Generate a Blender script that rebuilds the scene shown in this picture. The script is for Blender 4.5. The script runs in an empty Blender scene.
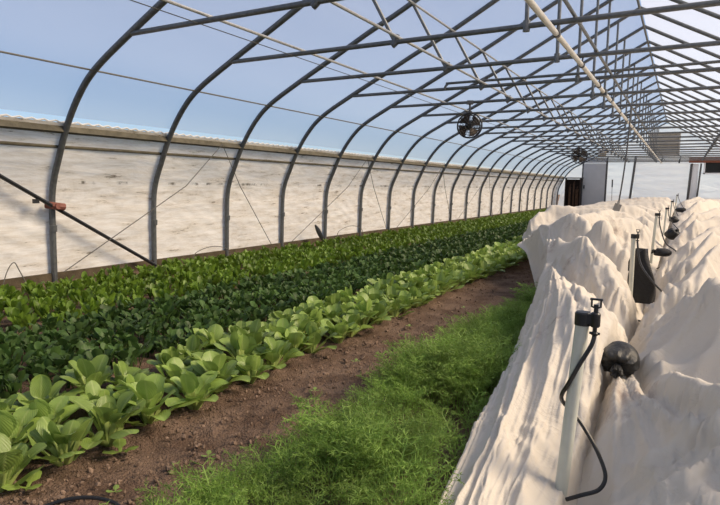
import bpy, math, random
import numpy as np
from mathutils import Vector, Matrix
random.seed(7); rng = np.random.default_rng(11)
SC = bpy.context.scene; COL = SC.collection
PI = math.pi

# ------------------------------------------------------------------ materials
def mat(name, col, rough=.6, metal=0., spec=.5, var=0., vscale=8., bump=0., bscale=40., col2=None, transl=0., objvar=0.):
    m = bpy.data.materials.new(name); m.use_nodes = True
    nt = m.node_tree; N = nt.nodes; L = nt.links
    b = N['Principled BSDF']; out = N['Material Output']
    b.inputs['Base Color'].default_value = (*col, 1)
    b.inputs['Roughness'].default_value = rough; b.inputs['Metallic'].default_value = metal
    b.inputs['Specular IOR Level'].default_value = spec
    tc = N.new('ShaderNodeTexCoord'); src = None
    if var or col2:
        nz = N.new('ShaderNodeTexNoise'); nz.inputs['Scale'].default_value = vscale; nz.inputs['Detail'].default_value = 6
        L.new(tc.outputs['Object'], nz.inputs['Vector'])
        r = N.new('ShaderNodeValToRGB'); L.new(nz.outputs['Fac'], r.inputs['Fac'])
        c2 = col2 or tuple(c * (1 - var) for c in col)
        r.color_ramp.elements[0].position = .36; r.color_ramp.elements[0].color = (*c2, 1)
        r.color_ramp.elements[1].position = .64; r.color_ramp.elements[1].color = (*col, 1)
        src = r.outputs['Color']
    if objvar:
        oi = N.new('ShaderNodeObjectInfo'); mr = N.new('ShaderNodeMapRange')
        mr.inputs['To Min'].default_value = 1 - objvar; mr.inputs['To Max'].default_value = 1 + objvar
        L.new(oi.outputs['Random'], mr.inputs['Value'])
        hs = N.new('ShaderNodeHueSaturation'); L.new(mr.outputs['Result'], hs.inputs['Value'])
        if src: L.new(src, hs.inputs['Color'])
        else: hs.inputs['Color'].default_value = (*col, 1)
        src = hs.outputs['Color']
    if src: L.new(src, b.inputs['Base Color'])
    if bump:
        n2 = N.new('ShaderNodeTexNoise'); n2.inputs['Scale'].default_value = bscale; n2.inputs['Detail'].default_value = 5
        L.new(tc.outputs['Object'], n2.inputs['Vector'])
        bp = N.new('ShaderNodeBump'); bp.inputs['Strength'].default_value = bump; bp.inputs['Distance'].default_value = .02
        L.new(n2.outputs['Fac'], bp.inputs['Height']); L.new(bp.outputs['Normal'], b.inputs['Normal'])
    if transl:
        t = N.new('ShaderNodeBsdfTranslucent'); t.inputs['Color'].default_value = (*col, 1)
        if src: L.new(src, t.inputs['Color'])
        mx = N.new('ShaderNodeMixShader'); mx.inputs['Fac'].default_value = transl
        L.new(b.outputs[0], mx.inputs[1]); L.new(t.outputs[0], mx.inputs[2]); L.new(mx.outputs[0], out.inputs['Surface'])
    return m

def film(name, clear, transl, col=(1, 1, 1), wr=.25, wscale=(3, 3, 3), dirt=0.):
    """greenhouse polythene: part clear, part light-scattering, a little gloss"""
    m = bpy.data.materials.new(name); m.use_nodes = True
    nt = m.node_tree; N = nt.nodes; L = nt.links; N.remove(N['Principled BSDF']); out = N['Material Output']
    tc = N.new('ShaderNodeTexCoord'); mp = N.new('ShaderNodeMapping'); mp.inputs['Scale'].default_value = wscale
    L.new(tc.outputs['Object'], mp.inputs['Vector'])
    nz = N.new('ShaderNodeTexNoise'); nz.inputs['Scale'].default_value = 1.; nz.inputs['Detail'].default_value = 6; nz.inputs['Distortion'].default_value = .6
    L.new(mp.outputs[0], nz.inputs['Vector'])
    bp = N.new('ShaderNodeBump'); bp.inputs['Strength'].default_value = wr; bp.inputs['Distance'].default_value = .08
    L.new(nz.outputs['Fac'], bp.inputs['Height'])
    T = N.new('ShaderNodeBsdfTransparent'); T.inputs['Color'].default_value = (*col, 1)
    S = N.new('ShaderNodeBsdfTranslucent'); S.inputs['Color'].default_value = (*col, 1)
    D = N.new('ShaderNodeBsdfDiffuse'); D.inputs['Color'].default_value = (*col, 1)
    G = N.new('ShaderNodeBsdfGlossy'); G.inputs['Roughness'].default_value = .25
    for n in (S, D, G): L.new(bp.outputs['Normal'], n.inputs['Normal'])
    if dirt:
        m2 = N.new('ShaderNodeMapping'); m2.inputs['Scale'].default_value = (3, 1.2, 9); L.new(tc.outputs['Object'], m2.inputs['Vector'])
        dz = N.new('ShaderNodeTexNoise'); dz.inputs['Scale'].default_value = 2.; dz.inputs['Detail'].default_value = 9; dz.inputs['Roughness'].default_value = .75
        L.new(m2.outputs[0], dz.inputs['Vector'])
        r = N.new('ShaderNodeValToRGB'); L.new(dz.outputs['Fac'], r.inputs['Fac'])
        r.color_ramp.elements[0].position = .33; r.color_ramp.elements[0].color = (.16, .12, .08, 1)
        e = r.color_ramp.elements.new(.40); e.color = (col[0] * .82, col[1] * .78, col[2] * .72, 1)
        r.color_ramp.elements[-1].position = .58; r.color_ramp.elements[-1].color = (*col, 1)
        sz = N.new('ShaderNodeSeparateXYZ'); L.new(tc.outputs['Object'], sz.inputs[0])
        bands = N.new('ShaderNodeValToRGB'); L.new(sz.outputs['Z'], bands.inputs['Fac']); bands.color_ramp.interpolation = 'LINEAR'
        E_ = bands.color_ramp.elements; E_[0].position = 0; E_[0].color = (.45, .45, .45, 1); E_[1].position = 1; E_[1].color = (0, 0, 0, 1)
        for p_, v_ in ((.06, .12), (.60, .05), (.80, .15), (.955, .10), (.968, .9), (.985, .9), (.995, .15)):
            q_ = E_.new(p_); q_.color = (v_, v_, v_, 1)
        n3 = N.new('ShaderNodeTexNoise'); n3.inputs['Scale'].default_value = 5.; n3.inputs['Detail'].default_value = 8; n3.inputs['Roughness'].default_value = .7; L.new(tc.outputs['Object'], n3.inputs['Vector'])
        r3 = N.new('ShaderNodeMapRange'); r3.inputs['From Min'].default_value = .5; r3.inputs['From Max'].default_value = .62; L.new(n3.outputs['Fac'], r3.inputs['Value'])
        mm = N.new('ShaderNodeMath'); mm.operation = 'MULTIPLY'; L.new(r3.outputs[0], mm.inputs[0]); L.new(bands.outputs['Color'], mm.inputs[1])
        mxd = N.new('ShaderNodeMixRGB'); mxd.inputs[2].default_value = (.10, .08, .05, 1); L.new(mm.outputs[0], mxd.inputs[0]); L.new(r.outputs['Color'], mxd.inputs[1])
        for n in (S, D): L.new(mxd.outputs[0], n.inputs['Color'])
    a = N.new('ShaderNodeMixShader'); a.inputs['Fac'].default_value = transl
    L.new(D.outputs[0], a.inputs[1]); L.new(S.outputs[0], a.inputs[2])
    g = N.new('ShaderNodeMixShader'); g.inputs['Fac'].default_value = .06
    L.new(a.outputs[0], g.inputs[1]); L.new(G.outputs[0], g.inputs[2])
    c = N.new('ShaderNodeMixShader'); c.inputs['Fac'].default_value = clear
    L.new(g.outputs[0], c.inputs[1]); L.new(T.outputs[0], c.inputs[2]); L.new(c.outputs[0], out.inputs['Surface'])
    return m

M = {
 'steel': mat('galvanised_steel', (.15, .158, .162), .45, .55, .5, .25, 30, .05, 200),
 'steel_light': mat('bright_galvanised', (.55, .55, .53), .35, .75, .5, .2, 40),
 'pvc': mat('grey_white_pvc', (.56, .57, .50), .35, 0, .5, .08, 20),
 'pvc_warm': mat('ageing_pvc', (.62, .60, .54), .4, 0, .5, .15, 10),
 'black': mat('black_plastic', (.012, .012, .013), .35),
 'black_bag': mat('black_woven_bag', (.010, .010, .011), .5, 0, .4, .3, 60, .25, 90),
 'grey_bag': mat('charcoal_plastic_bag', (.028, .028, .027), .5, 0, .5, .3, 30, .3, 60),
 'rust': mat('rusty_clamp', (.20, .07, .05), .7),
 'wood_hip': mat('weathered_hip_board', (.125, .112, .08), .8, 0, .2, .35, 12, .2, 60),
 'wood_base': mat('wet_base_board', (.10, .078, .05), .9, 0, .2, .4, 10, .3, 60),
 'rope': mat('grey_rope', (.12, .115, .10), .8),
 'rope_white': mat('white_lacing', (.75, .73, .68), .7),
 'frame_dark': mat('dark_metal_post', (.09, .09, .09), .5, .3),
 'door': mat('grey_painted_door', (.55, .55, .55), .5, 0, .4, .06, 6),
 'white_panel': mat('white_panel', (.8, .82, .83), .5),
 'brown_beam': mat('red_brown_beam', (.24, .085, .05), .7, 0, .3, .3, 14),
 'glass_dark': mat('dark_window_pane', (.02, .022, .022), .1),
 'cup_dark': mat('dark_cupboard_wood', (.035, .024, .018), .8, 0, .3, .4, 10),
 'cup_brown': mat('brown_board', (.13, .075, .045), .8, 0, .3, .4, 10),
 'vent': mat('taupe_louvre', (.55, .51, .44), .6, 0, .3, .15, 5),
 'tan': mat('tan_box', (.45, .36, .22), .7),
 'fan_rust': mat('dusty_fan_blade', (.05, .035, .025), .6, .3),
 'trowel': mat('dull_grey_blade', (.30, .28, .25), .6, .3),
 'soil': None,
 'bok': None, 'bok_stalk': mat('bok_choy_stalk', (.42, .52, .16), .45, 0, .4, .15, 30, transl=.25),
 'dark_leaf': mat('dark_green_leaf', (.074, .142, .032), .5, 0, .3, .35, 14, transl=.3, objvar=.3),
 'chard_leaf': mat('yellow_green_leaf', (.165, .275, .03), .45, 0, .4, .3, 12, transl=.35, objvar=.25),
 'frond': mat('feathery_frond', (.26, .41, .085), .55, 0, .3, .45, 6, transl=.38),
 'clod': mat('soil_clod', (.235, .165, .12), .95, 0, .1, .4, 30),
}
def leaf_mat():
    m = mat('bok_choy_leaf', (.27, .39, .085), .38, 0, .5, .25, 16, transl=.32, objvar=.18)
    nt = m.node_tree; N = nt.nodes; L = nt.links
    b = N['Principled BSDF']; src = b.inputs['Base Color'].links[0].from_socket
    uv = N.new('ShaderNodeUVMap'); sp = N.new('ShaderNodeSeparateXYZ'); L.new(uv.outputs[0], sp.inputs[0])
    ab = N.new('ShaderNodeMath'); ab.operation = 'SUBTRACT'; ab.inputs[1].default_value = .5; L.new(sp.outputs['X'], ab.inputs[0])
    a2 = N.new('ShaderNodeMath'); a2.operation = 'ABSOLUTE'; L.new(ab.outputs[0], a2.inputs[0])
    ml = N.new('ShaderNodeMath'); ml.operation = 'MULTIPLY_ADD'; ml.inputs[1].default_value = 1.6; L.new(a2.outputs[0], ml.inputs[0])
    L.new(sp.outputs['Y'], ml.inputs[2])
    wv = N.new('ShaderNodeMath'); wv.operation = 'MULTIPLY'; wv.inputs[1].default_value = 38; L.new(ml.outputs[0], wv.inputs[0])
    sn = N.new('ShaderNodeMath'); sn.operation = 'SINE'; L.new(wv.outputs[0], sn.inputs[0])
    bp = N.new('ShaderNodeBump'); bp.inputs['Strength'].default_value = .18; bp.inputs['Distance'].default_value = .004
    L.new(sn.outputs[0], bp.inputs['Height']); L.new(bp.outputs[0], b.inputs['Normal'])
    mr = N.new('ShaderNodeMapRange'); mr.inputs['From Min'].default_value = .02; mr.inputs['From Max'].default_value = .07
    mr.inputs['To Min'].default_value = .75; mr.inputs['To Max'].default_value = 0; L.new(a2.outputs[0], mr.inputs['Value'])
    mx = N.new('ShaderNodeMixRGB'); mx.inputs[2].default_value = (.36, .46, .14, 1)
    L.new(mr.outputs[0], mx.inputs[0]); L.new(src, mx.inputs[1]); L.new(mx.outputs[0], b.inputs['Base Color'])
    return m
M['bok'] = leaf_mat()

def soil_mat():
    m = mat('garden_soil', (.200, .138, .100), .95, 0, .1, 0, 5., 1., 110, col2=(.115, .075, .053))
    return m
M['soil'] = soil_mat()

def cloth_mat():
    m = bpy.data.materials.new('row_cover_fabric'); m.use_nodes = True
    nt = m.node_tree; N = nt.nodes; L = nt.links; b = N['Principled BSDF']; out = N['Material Output']
    b.inputs['Roughness'].default_value = .9; b.inputs['Specular IOR Level'].default_value = .1
    tc = N.new('ShaderNodeTexCoord')
    st = N.new('ShaderNodeTexNoise'); st.inputs['Scale'].default_value = 2.6; st.inputs['Detail'].default_value = 10; st.inputs['Roughness'].default_value = .72
    L.new(tc.outputs['Object'], st.inputs['Vector'])
    r = N.new('ShaderNodeValToRGB'); L.new(st.outputs['Fac'], r.inputs['Fac'])
    r.color_ramp.elements[0].position = .27; r.color_ramp.elements[0].color = (.36, .27, .22, 1)
    r.color_ramp.elements[1].position = .42; r.color_ramp.elements[1].color = (.70, .65, .575, 1)
    L.new(r.outputs[0], b.inputs['Base Color'])
    cr = N.new('ShaderNodeTexNoise'); cr.inputs['Scale'].default_value = 26; cr.inputs['Detail'].default_value = 6; cr.inputs['Roughness'].default_value = .6; cr.inputs['Distortion'].default_value = .8
    L.new(tc.outputs['Object'], cr.inputs['Vector'])
    c2 = N.new('ShaderNodeTexNoise'); c2.inputs['Scale'].default_value = 5; c2.inputs['Detail'].default_value = 7; c2.inputs['Roughness'].default_value = .6; c2.inputs['Distortion'].default_value = .8
    L.new(tc.outputs['Object'], c2.inputs['Vector'])
    rd = N.new('ShaderNodeMath'); rd.operation = 'SUBTRACT'; rd.inputs[1].default_value = .5; L.new(c2.outputs['Fac'], rd.inputs[0])
    ra = N.new('ShaderNodeMath'); ra.operation = 'ABSOLUTE'; L.new(rd.outputs[0], ra.inputs[0])
    rm = N.new('ShaderNodeMapRange'); rm.inputs['From Max'].default_value = .05; rm.inputs['To Min'].default_value = .5; rm.inputs['To Max'].default_value = 0; L.new(ra.outputs[0], rm.inputs['Value'])
    sm = N.new('ShaderNodeMath'); sm.operation = 'ADD'; sc_ = N.new('ShaderNodeMath'); sc_.operation = 'MULTIPLY'; sc_.inputs[1].default_value = .35; L.new(cr.outputs['Fac'], sc_.inputs[0]); L.new(sc_.outputs[0], sm.inputs[0]); L.new(rm.outputs[0], sm.inputs[1])
    bp = N.new('ShaderNodeBump'); bp.inputs['Strength'].default_value = .30; bp.inputs['Distance'].default_value = .010
    L.new(sm.outputs[0], bp.inputs['Height']); L.new(bp.outputs[0], b.inputs['Normal'])
    t = N.new('ShaderNodeBsdfTranslucent'); L.new(r.outputs[0], t.inputs['Color']); L.new(bp.outputs[0], t.inputs['Normal'])
    mx = N.new('ShaderNodeMixShader'); mx.inputs['Fac'].default_value = .22
    L.new(b.outputs[0], mx.inputs[1]); L.new(t.outputs[0], mx.inputs[2]); L.new(mx.outputs[0], out.inputs['Surface'])
    return m
M['cloth'] = cloth_mat()
M['roof_film'] = film('roof_polythene', .62, .62, (.97, .98, 1.0), .2, (.8, .35, .8))
M['side_film'] = film('side_curtain_polythene', .04, .30, (.95, .92, .86), .25, (2.5, 2., 8.), dirt=1)
M['end_film'] = film('end_wall_polythene', .22, .75, (.86, .95, 1.0), .5, (1.2, 1, 3))
M['end_white'] = film('white_end_curtain', .12, .72, (.96, .97, .98), .8, (1.0, 1, 5))

# ------------------------------------------------------------------ mesh helpers
def raw_mesh(name, V, F, m, uv=None, smooth=True):
    """V (n,3) array; F list of arrays of equal-size faces or a single (k,3|4) array"""
    me = bpy.data.meshes.new(name); V = np.asarray(V, np.float32)
    Fs = F if isinstance(F, list) else [F]
    Fs = [np.asarray(f, np.int32) for f in Fs if len(f)]
    me.vertices.add(len(V)); me.vertices.foreach_set('co', V.ravel())
    idx = np.concatenate([f.ravel() for f in Fs]); tot = np.concatenate([np.full(len(f), f.shape[1], np.int32) for f in Fs])
    me.loops.add(len(idx)); me.loops.foreach_set('vertex_index', idx)
    me.polygons.add(len(tot)); st = np.concatenate([[0], np.cumsum(tot)[:-1]]).astype(np.int32)
    me.polygons.foreach_set('loop_start', st)
    me.update(calc_edges=True); me.validate()
    me.polygons.foreach_set('use_smooth', np.full(len(me.polygons), smooth))
    if uv is not None:
        l = me.uv_layers.new(name='UVMap'); l.data.foreach_set('uv', np.asarray(uv, np.float32)[idx].ravel())
    me.materials.append(m); return me

class MB:
    def __init__(s): s.v = []; s.f = []
    def add(s, vs, fs):
        o = len(s.v); s.v += [tuple(v) for v in vs]; s.f += [tuple(i + o for i in f) for f in fs]; return s
    def box(s, c, d, rot=None):
        c = Vector(c); h = [x / 2 for x in d]; vs = []
        for x in (-1, 1):
            for y in (-1, 1):
                for z in (-1, 1):
                    p = Vector((x * h[0], y * h[1], z * h[2])); vs.append(c + (rot @ p if rot else p))
        return s.add(vs, [(0, 1, 3, 2), (4, 6, 7, 5), (0, 4, 5, 1), (2, 3, 7, 6), (0, 2, 6, 4), (1, 5, 7, 3)])
    def tube(s, pts, r, n=8, closed=False):
        pts = [Vector(p) for p in pts]; k = len(pts); vs = []
        rs = r if isinstance(r, (list, tuple)) else [r] * k
        up = None
        for i, p in enumerate(pts):
            a = pts[(i - 1) % k] if closed else pts[max(i - 1, 0)]; b = pts[(i + 1) % k] if closed else pts[min(i + 1, k - 1)]
            t = (b - a).normalized()
            if up is None:
                up = Vector((0, 0, 1)) if abs(t.z) < .9 else Vector((1, 0, 0))
            x = t.cross(up).normalized(); y = x.cross(t).normalized(); up = y
            for j in range(n):
                a_ = 2 * PI * j / n; vs.append(p + (x * math.cos(a_) + y * math.sin(a_)) * rs[i])
        fs = []
        for i in range(k if closed else k - 1):
            for j in range(n):
                a, b = i * n + j, i * n + (j + 1) % n; c, d = ((i + 1) % k) * n + (j + 1) % n, ((i + 1) % k) * n + j
                fs.append((a, b, c, d))
        if not closed: fs += [tuple(range(n))[::-1], tuple(range((k - 1) * n, k * n))]
        return s.add(vs, fs)
    def lathe(s, prof, n=16, mtx=None):
        vs = []; mtx = mtx or Matrix()
        for r, z in prof:
            for j in range(n): vs.append(mtx @ Vector((r * math.cos(2 * PI * j / n), r * math.sin(2 * PI * j / n), z)))
        fs = [(i * n + j, i * n + (j + 1) % n, (i + 1) * n + (j + 1) % n, (i + 1) * n + j) for i in range(len(prof) - 1) for j in range(n)]
        fs += [tuple(range(n))[::-1], tuple(range((len(prof) - 1) * n, len(prof) * n))]
        return s.add(vs, fs)
    def build(s, name, m, parent=None, smooth=True):
        me = bpy.data.meshes.new(name); me.from_pydata(s.v, [], s.f); me.update()
        if smooth:
            me.polygons.foreach_set('use_smooth', [True] * len(me.polygons))
            try: me.set_sharp_from_angle(angle=math.radians(40))
            except Exception: pass
        me.materials.append(m); return link(name, me, parent)
def link(name, me, parent=None):
    o = bpy.data.objects.new(name, me); COL.objects.link(o)
    if parent: o.parent = parent
    return o
def tag(o, label=None, cat=None, group=None, kind=None):
    if label: o['label'] = label
    if cat: o['category'] = cat
    if group: o['group'] = group
    if kind: o['kind'] = kind
    return o
def empty(name, loc, label, cat, group=None):
    o = bpy.data.objects.new(name, None); COL.objects.link(o); o.location = loc; o.empty_display_size = .1
    return tag(o, label, cat, group)
def structure(o, label, cat): return tag(o, label, cat, kind='structure')
def copy_tree(root):
    r = root.copy(); COL.objects.link(r)
    for ch in root.children:
        c = ch.copy(); c.parent = r; COL.objects.link(c)
        for g in ch.children:
            d = g.copy(); d.parent = c; COL.objects.link(d)
    return r
def smooth_path(pts, n=8):
    P = [Vector(p) for p in pts]; out = []
    for i in range(len(P) - 1):
        a, b, c, d = P[max(i - 1, 0)], P[i], P[i + 1], P[min(i + 2, len(P) - 1)]
        for k in range(n):
            t = k / n
            out.append(.5 * ((2 * b) + (c - a) * t + (2 * a - 5 * b + 4 * c - d) * t * t + (3 * b - a - 3 * c + d) * t ** 3))
    return out + [P[-1]]

# smooth value noise for numpy arrays
_T = rng.random((64, 64))
def vnoise(x, y):
    xi = np.floor(x).astype(int); yi = np.floor(y).astype(int); fx = x - xi; fy = y - yi
    fx = fx * fx * (3 - 2 * fx); fy = fy * fy * (3 - 2 * fy)
    a = _T[xi % 64, yi % 64]; b = _T[(xi + 1) % 64, yi % 64]; c = _T[xi % 64, (yi + 1) % 64]; d = _T[(xi + 1) % 64, (yi + 1) % 64]
    return (a * (1 - fx) + b * fx) * (1 - fy) + (c * (1 - fx) + d * fx) * fy
def fbm(x, y, o=4):
    s = 0; a = .5
    for i in range(o): s = s + a * (vnoise(x * 2 ** i + 17 * i, y * 2 ** i + 5 * i) - .5); a *= .5
    return s
def grid_faces(nu, nv):
    i = np.arange(nu - 1)[:, None] * nv + np.arange(nv - 1)[None]
    return np.stack([i, i + nv, i + nv + 1, i + 1], -1).reshape(-1, 4)

# ------------------------------------------------------------------ camera
S = 1.2192; Y0 = 3.345; YE = Y0 + 21 * S; YB = Y0 - 3 * S
cam = bpy.data.cameras.new('camera'); co = bpy.data.objects.new('camera', cam); COL.objects.link(co)
cam.sensor_fit = 'HORIZONTAL'; cam.sensor_width = 36; cam.lens = 569.74 / 720 * 36; cam.clip_start = .05; cam.clip_end = 500
r_ = Vector((.87094618, .49118112, .01392363)); u_ = Vector((-.0698128, .09564195, .99296465)); f_ = Vector((-.4863938, .86579081, -.11758972))
co.matrix_world = Matrix(((r_.x, u_.x, -f_.x, .815), (r_.y, u_.y, -f_.y, 0), (r_.z, u_.z, -f_.z, .99), (0, 0, 0, 1)))
SC.camera = co

# ------------------------------------------------------------------ light
SUN_EL, SUN_AZ = math.radians(39), math.radians(71)
sd = Vector((math.sin(SUN_AZ) * math.cos(SUN_EL), math.cos(SUN_AZ) * math.cos(SUN_EL), math.sin(SUN_EL)))
sl = bpy.data.lights.new('sun', 'SUN'); sl.energy = 8.4; sl.angle = math.radians(24); sl.color = (1, .80, .57)
so = bpy.data.objects.new('sun', sl); COL.objects.link(so); so.rotation_euler = (-sd).to_track_quat('-Z', 'Y').to_euler(); so.location = (12, 8, 9)
w = bpy.data.worlds.new('sky'); SC.world = w; w.use_nodes = True
nt = w.node_tree; bg = nt.nodes['Background']; sk = nt.nodes.new('ShaderNodeTexSky'); sk.sky_type = 'NISHITA'; sk.sun_disc = False
sk.sun_elevation = SUN_EL; sk.sun_rotation = SUN_AZ; sk.air_density = 1.0; sk.dust_density = .4; sk.ozone_density = 2.5
hz = nt.nodes.new('ShaderNodeMixRGB'); hz.inputs[0].default_value = .55; hz.inputs[2].default_value = (1.5, 2.0, 3.2, 1)
nt.links.new(sk.outputs[0], hz.inputs[1]); nt.links.new(hz.outputs[0], bg.inputs['Color']); bg.inputs['Strength'].default_value = .185
vs = SC.view_settings; vs.view_transform = 'Standard'; vs.look = 'None'; vs.gamma = 1; vs.exposure = 0.0; vs.use_curve_mapping = False
SC.display_settings.display_device = 'sRGB'
SC.cycles.transparent_max_bounces = 16

# ------------------------------------------------------------------ ground
def axis_pts(segs):
    out = []
    for a, b, n in segs: out += list(np.linspace(a, b, n, endpoint=False))
    return np.array(out + [segs[-1][1]])
gx = axis_pts([(-60, -5, 8), (-5, -1.5, 60), (-1.5, .5, 170), (.5, 5, 30), (5, 60, 8)])
gy = axis_pts([(-40, 0, 8), (0, .7, 6), (.7, 3.2, 210), (3.2, 9, 220), (9, 30, 120), (30, 90, 8)])
X, Y = np.meshgrid(gx, gy, indexing='ij')
inside = (np.abs(X) < 4.6) & (Y > 0) & (Y < 30)
Z = fbm(X * 3, Y * 3, 3) * .05 + fbm(X * 22, Y * 22, 3) * .030 + np.maximum(fbm(X * 40 + 9, Y * 40, 2) - .08, 0) * .06
bed = np.exp(-((X + .77) / .16) ** 2) * -.02
Z = np.where(inside, Z + bed, -.02)
floor = link('floor', raw_mesh('floor', np.stack([X, Y, Z], -1).reshape(-1, 3), grid_faces(len(gx), len(gy)), M['soil']))
structure(floor, 'bare brown soil floor of the greenhouse', 'floor')
# clods on the bare path
def ico():
    t = (1 + 5 ** .5) / 2
    v = np.array([(-1, t, 0), (1, t, 0), (-1, -t, 0), (1, -t, 0), (0, -1, t), (0, 1, t), (0, -1, -t), (0, 1, -t), (t, 0, -1), (t, 0, 1), (-t, 0, -1), (-t, 0, 1)]) / (1 + t * t) ** .5
    f = np.array([(0, 11, 5), (0, 5, 1), (0, 1, 7), (0, 7, 10), (0, 10, 11), (1, 5, 9), (5, 11, 4), (11, 10, 2), (10, 7, 6), (7, 1, 8), (3, 9, 4), (3, 4, 2), (3, 2, 6), (3, 6, 8), (3, 8, 9), (4, 9, 5), (2, 4, 11), (6, 2, 10), (8, 6, 7), (9, 8, 1)])
    return v, f
iv, if_ = ico(); n = 4200
cx = rng.uniform(-1.05, -.42, n); cy = .75 + 8 * rng.random(n) ** 1.6; cs = .0022 + .0085 * rng.random(n) ** 4
sc3 = cs[:, None] * rng.uniform(.7, 1.3, (n, 3))
V = iv[None] * sc3[:, None, :] * rng.uniform(.55, 1.35, (n, 12, 1)) + np.stack([cx, cy, np.zeros(n)], -1)[:, None]
gz_ = fbm(V[..., 0] * 3, V[..., 1] * 3, 3) * .05 + .004
V[..., 2] += gz_.mean(1, keepdims=True) - .004
F = (if_[None] + (np.arange(n) * 12)[:, None, None]).reshape(-1, 3)
tag(link('soil_crumbs', raw_mesh('soil_crumbs', V.reshape(-1, 3), F, M['clod'], smooth=False)), 'loose brown crumbs of soil strewn over the bare path', 'soil', kind='stuff')

# ------------------------------------------------------------------ greenhouse frame
half = [(4.5, 0), (4.49, .45), (4.475, .80), (4.43, 1.0), (4.34, 1.2), (4.19, 1.5), (3.98, 1.78), (3.74, 1.98), (3.28, 2.225), (2.74, 2.49), (2.36, 2.68), (1.84, 2.925), (.9, 3.43), (0, 3.92)]
prof_l = smooth_path([(-x, 0, z) for x, z in half], 5)
prof = prof_l + [Vector((-p.x, 0, p.z)) for p in prof_l[::-1][1:]]
def roof_z(x):
    x = -abs(x)
    for a, b in zip(prof_l, prof_l[1:]):
        if a.x <= x <= b.x and b.x > a.x: return a.z + (b.z - a.z) * (x - a.x) / (b.x - a.x)
    return 0
CZ = 2.205
ordn = ['first', 'second', 'third', 'fourth', 'fifth', 'sixth', 'seventh', 'eighth', 'ninth', 'tenth', 'eleventh', 'twelfth', 'thirteenth', 'fourteenth', 'fifteenth', 'sixteenth', 'seventeenth', 'eighteenth', 'nineteenth', 'twentieth', 'twenty-first', 'twenty-second']
hoop = empty('roof_hoop', (0, Y0, 0), 'x', 'greenhouse hoop', 'steel hoops of the greenhouse frame')
MB().tube(prof, .029, 10).build('arch', M['steel'], hoop)
MB().tube([(-3.29, 0, CZ + .01), (3.29, 0, CZ + .01)], .021, 10).build('chord', M['steel'], hoop)
for s in (-1, 1):
    MB().tube([(s * 1.427, .0, CZ), (s * 1.836, 0, 2.925)], .017, 8).build('strut', M['steel'], hoop)
    MB().tube([(s * 1.427 - .03, 0, CZ - .02), (s * 1.427, 0, CZ + .0), (s * 1.427 + .01, 0, CZ + .07)], .027, 8).build('strut_clamp', M['steel'], hoop)
    MB().tube([(s * 4.48, 0, .5), (s * 4.476, 0, .56)], .034, 10).build('splice_collar', M['steel'], hoop)
MB().tube([(-.317, 0, CZ), (-.317, 0, roof_z(.317))], .017, 8).build('upright', M['steel'], hoop)
MB().tube([(-.317, 0, CZ - .03), (-.317, 0, CZ + .05)], .028, 8).build('upright_clamp', M['steel'], hoop)
for k in range(-2, 22):
    o = hoop if k == 0 else copy_tree(hoop)
    o.location = (0, Y0 + k * S, 0)
    if k >= 0:
        o['label'] = ('grey steel hoop with braced roof truss, %s counted from the left photo edge' % ordn[k]) if k < 21 else 'last grey steel hoop, standing against the far end wall'
    else:
        o['label'] = 'grey steel roof hoop just outside the left photo edge' if k == -1 else 'grey steel roof hoop arching almost over the camera, outside the photo'
def along(name, x, z, r, m, label, cat='purlin', y0=YB, y1=YE, group=None):
    return tag(MB().tube([(x, y0, z), (x, (y0 + y1) / 2, z), (x, y1, z)], r, 8).build(name, m), label, cat, group)
along('ridge_purlin', 0, 3.885, .020, M['steel'], 'steel pipe running along the roof ridge, on top of every hoop')
along('purlin', -1.80, 2.90, .013, M['steel_light'], 'bright thin pipe under the left roof slope at the strut tops')
along('purlin', 1.80, 2.90, .013, M['steel_light'], 'bright thin pipe under the right roof slope at the strut tops')
along('purlin', -1.40, CZ + .045, .013, M['steel_light'], 'bright thin pipe along the left strut feet on the chords')
along('purlin', 1.46, CZ + .045, .013, M['steel'], 'thin pipe along the right strut feet on the chords')
along('purlin', -2.42, CZ + .045, .013, M['steel_light'], 'bright thin pipe lying on the chords, nearest the left curtain')
along('purlin', .03, CZ + .045, .014, M['steel'], 'grey pipe along the middle of the chords, right of the white pipe')
along('guide_wire', -2.50, CZ - .005, .004, M['rope'], 'thin dark wire running beside the leftmost bright purlin', 'wire')
along('wall_wire', -3.76, 1.955, .008, M['rope'], 'thin wire strung along the curved left roof between hoops', 'wire')
pp = empty('water_pipe', (-.09, YB, 2.13), 'thick off-white plastic pipe slung below the roof chords near the ridge', 'pipe')
MB().tube([(0, 0, 0), (0, 10, .0), (0, YE - YB - .3, 0)], .021, 10).build('pipe', M['pvc_warm'], pp)
for k in range(0, 21):
    y = Y0 + k * S - YB
    MB().tube([(.0, y - .02, .0), (0, y + .02, .0)], .028, 10).tube([(0, y, .02), (.01, y, .085)], .008, 6).build('pipe_hanger', M['frame_dark'], pp)
MB().box((0, Y0 + 3.4 * S - YB, -.01), (.07, .09, .07)).build('pipe_coupling', M['steel'], pp)
cd = MB().tube(smooth_path([(-1.9, Y0 + 3 * S - .05, CZ + .0), (-1.86, Y0 + 3 * S - .05, CZ + .06), (-1.7, Y0 + 3 * S - .05, CZ + .07), (0, Y0 + 3 * S - .05, CZ + .065), (2.2, Y0 + 3 * S - .05, CZ + .085), (3.2, Y0 + 3 * S - .05, CZ + .06)], 5), .016, 8).build('conduit', M['steel'])
tag(cd, 'grey conduit pipe strapped along the fourth roof chord', 'conduit')

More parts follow.
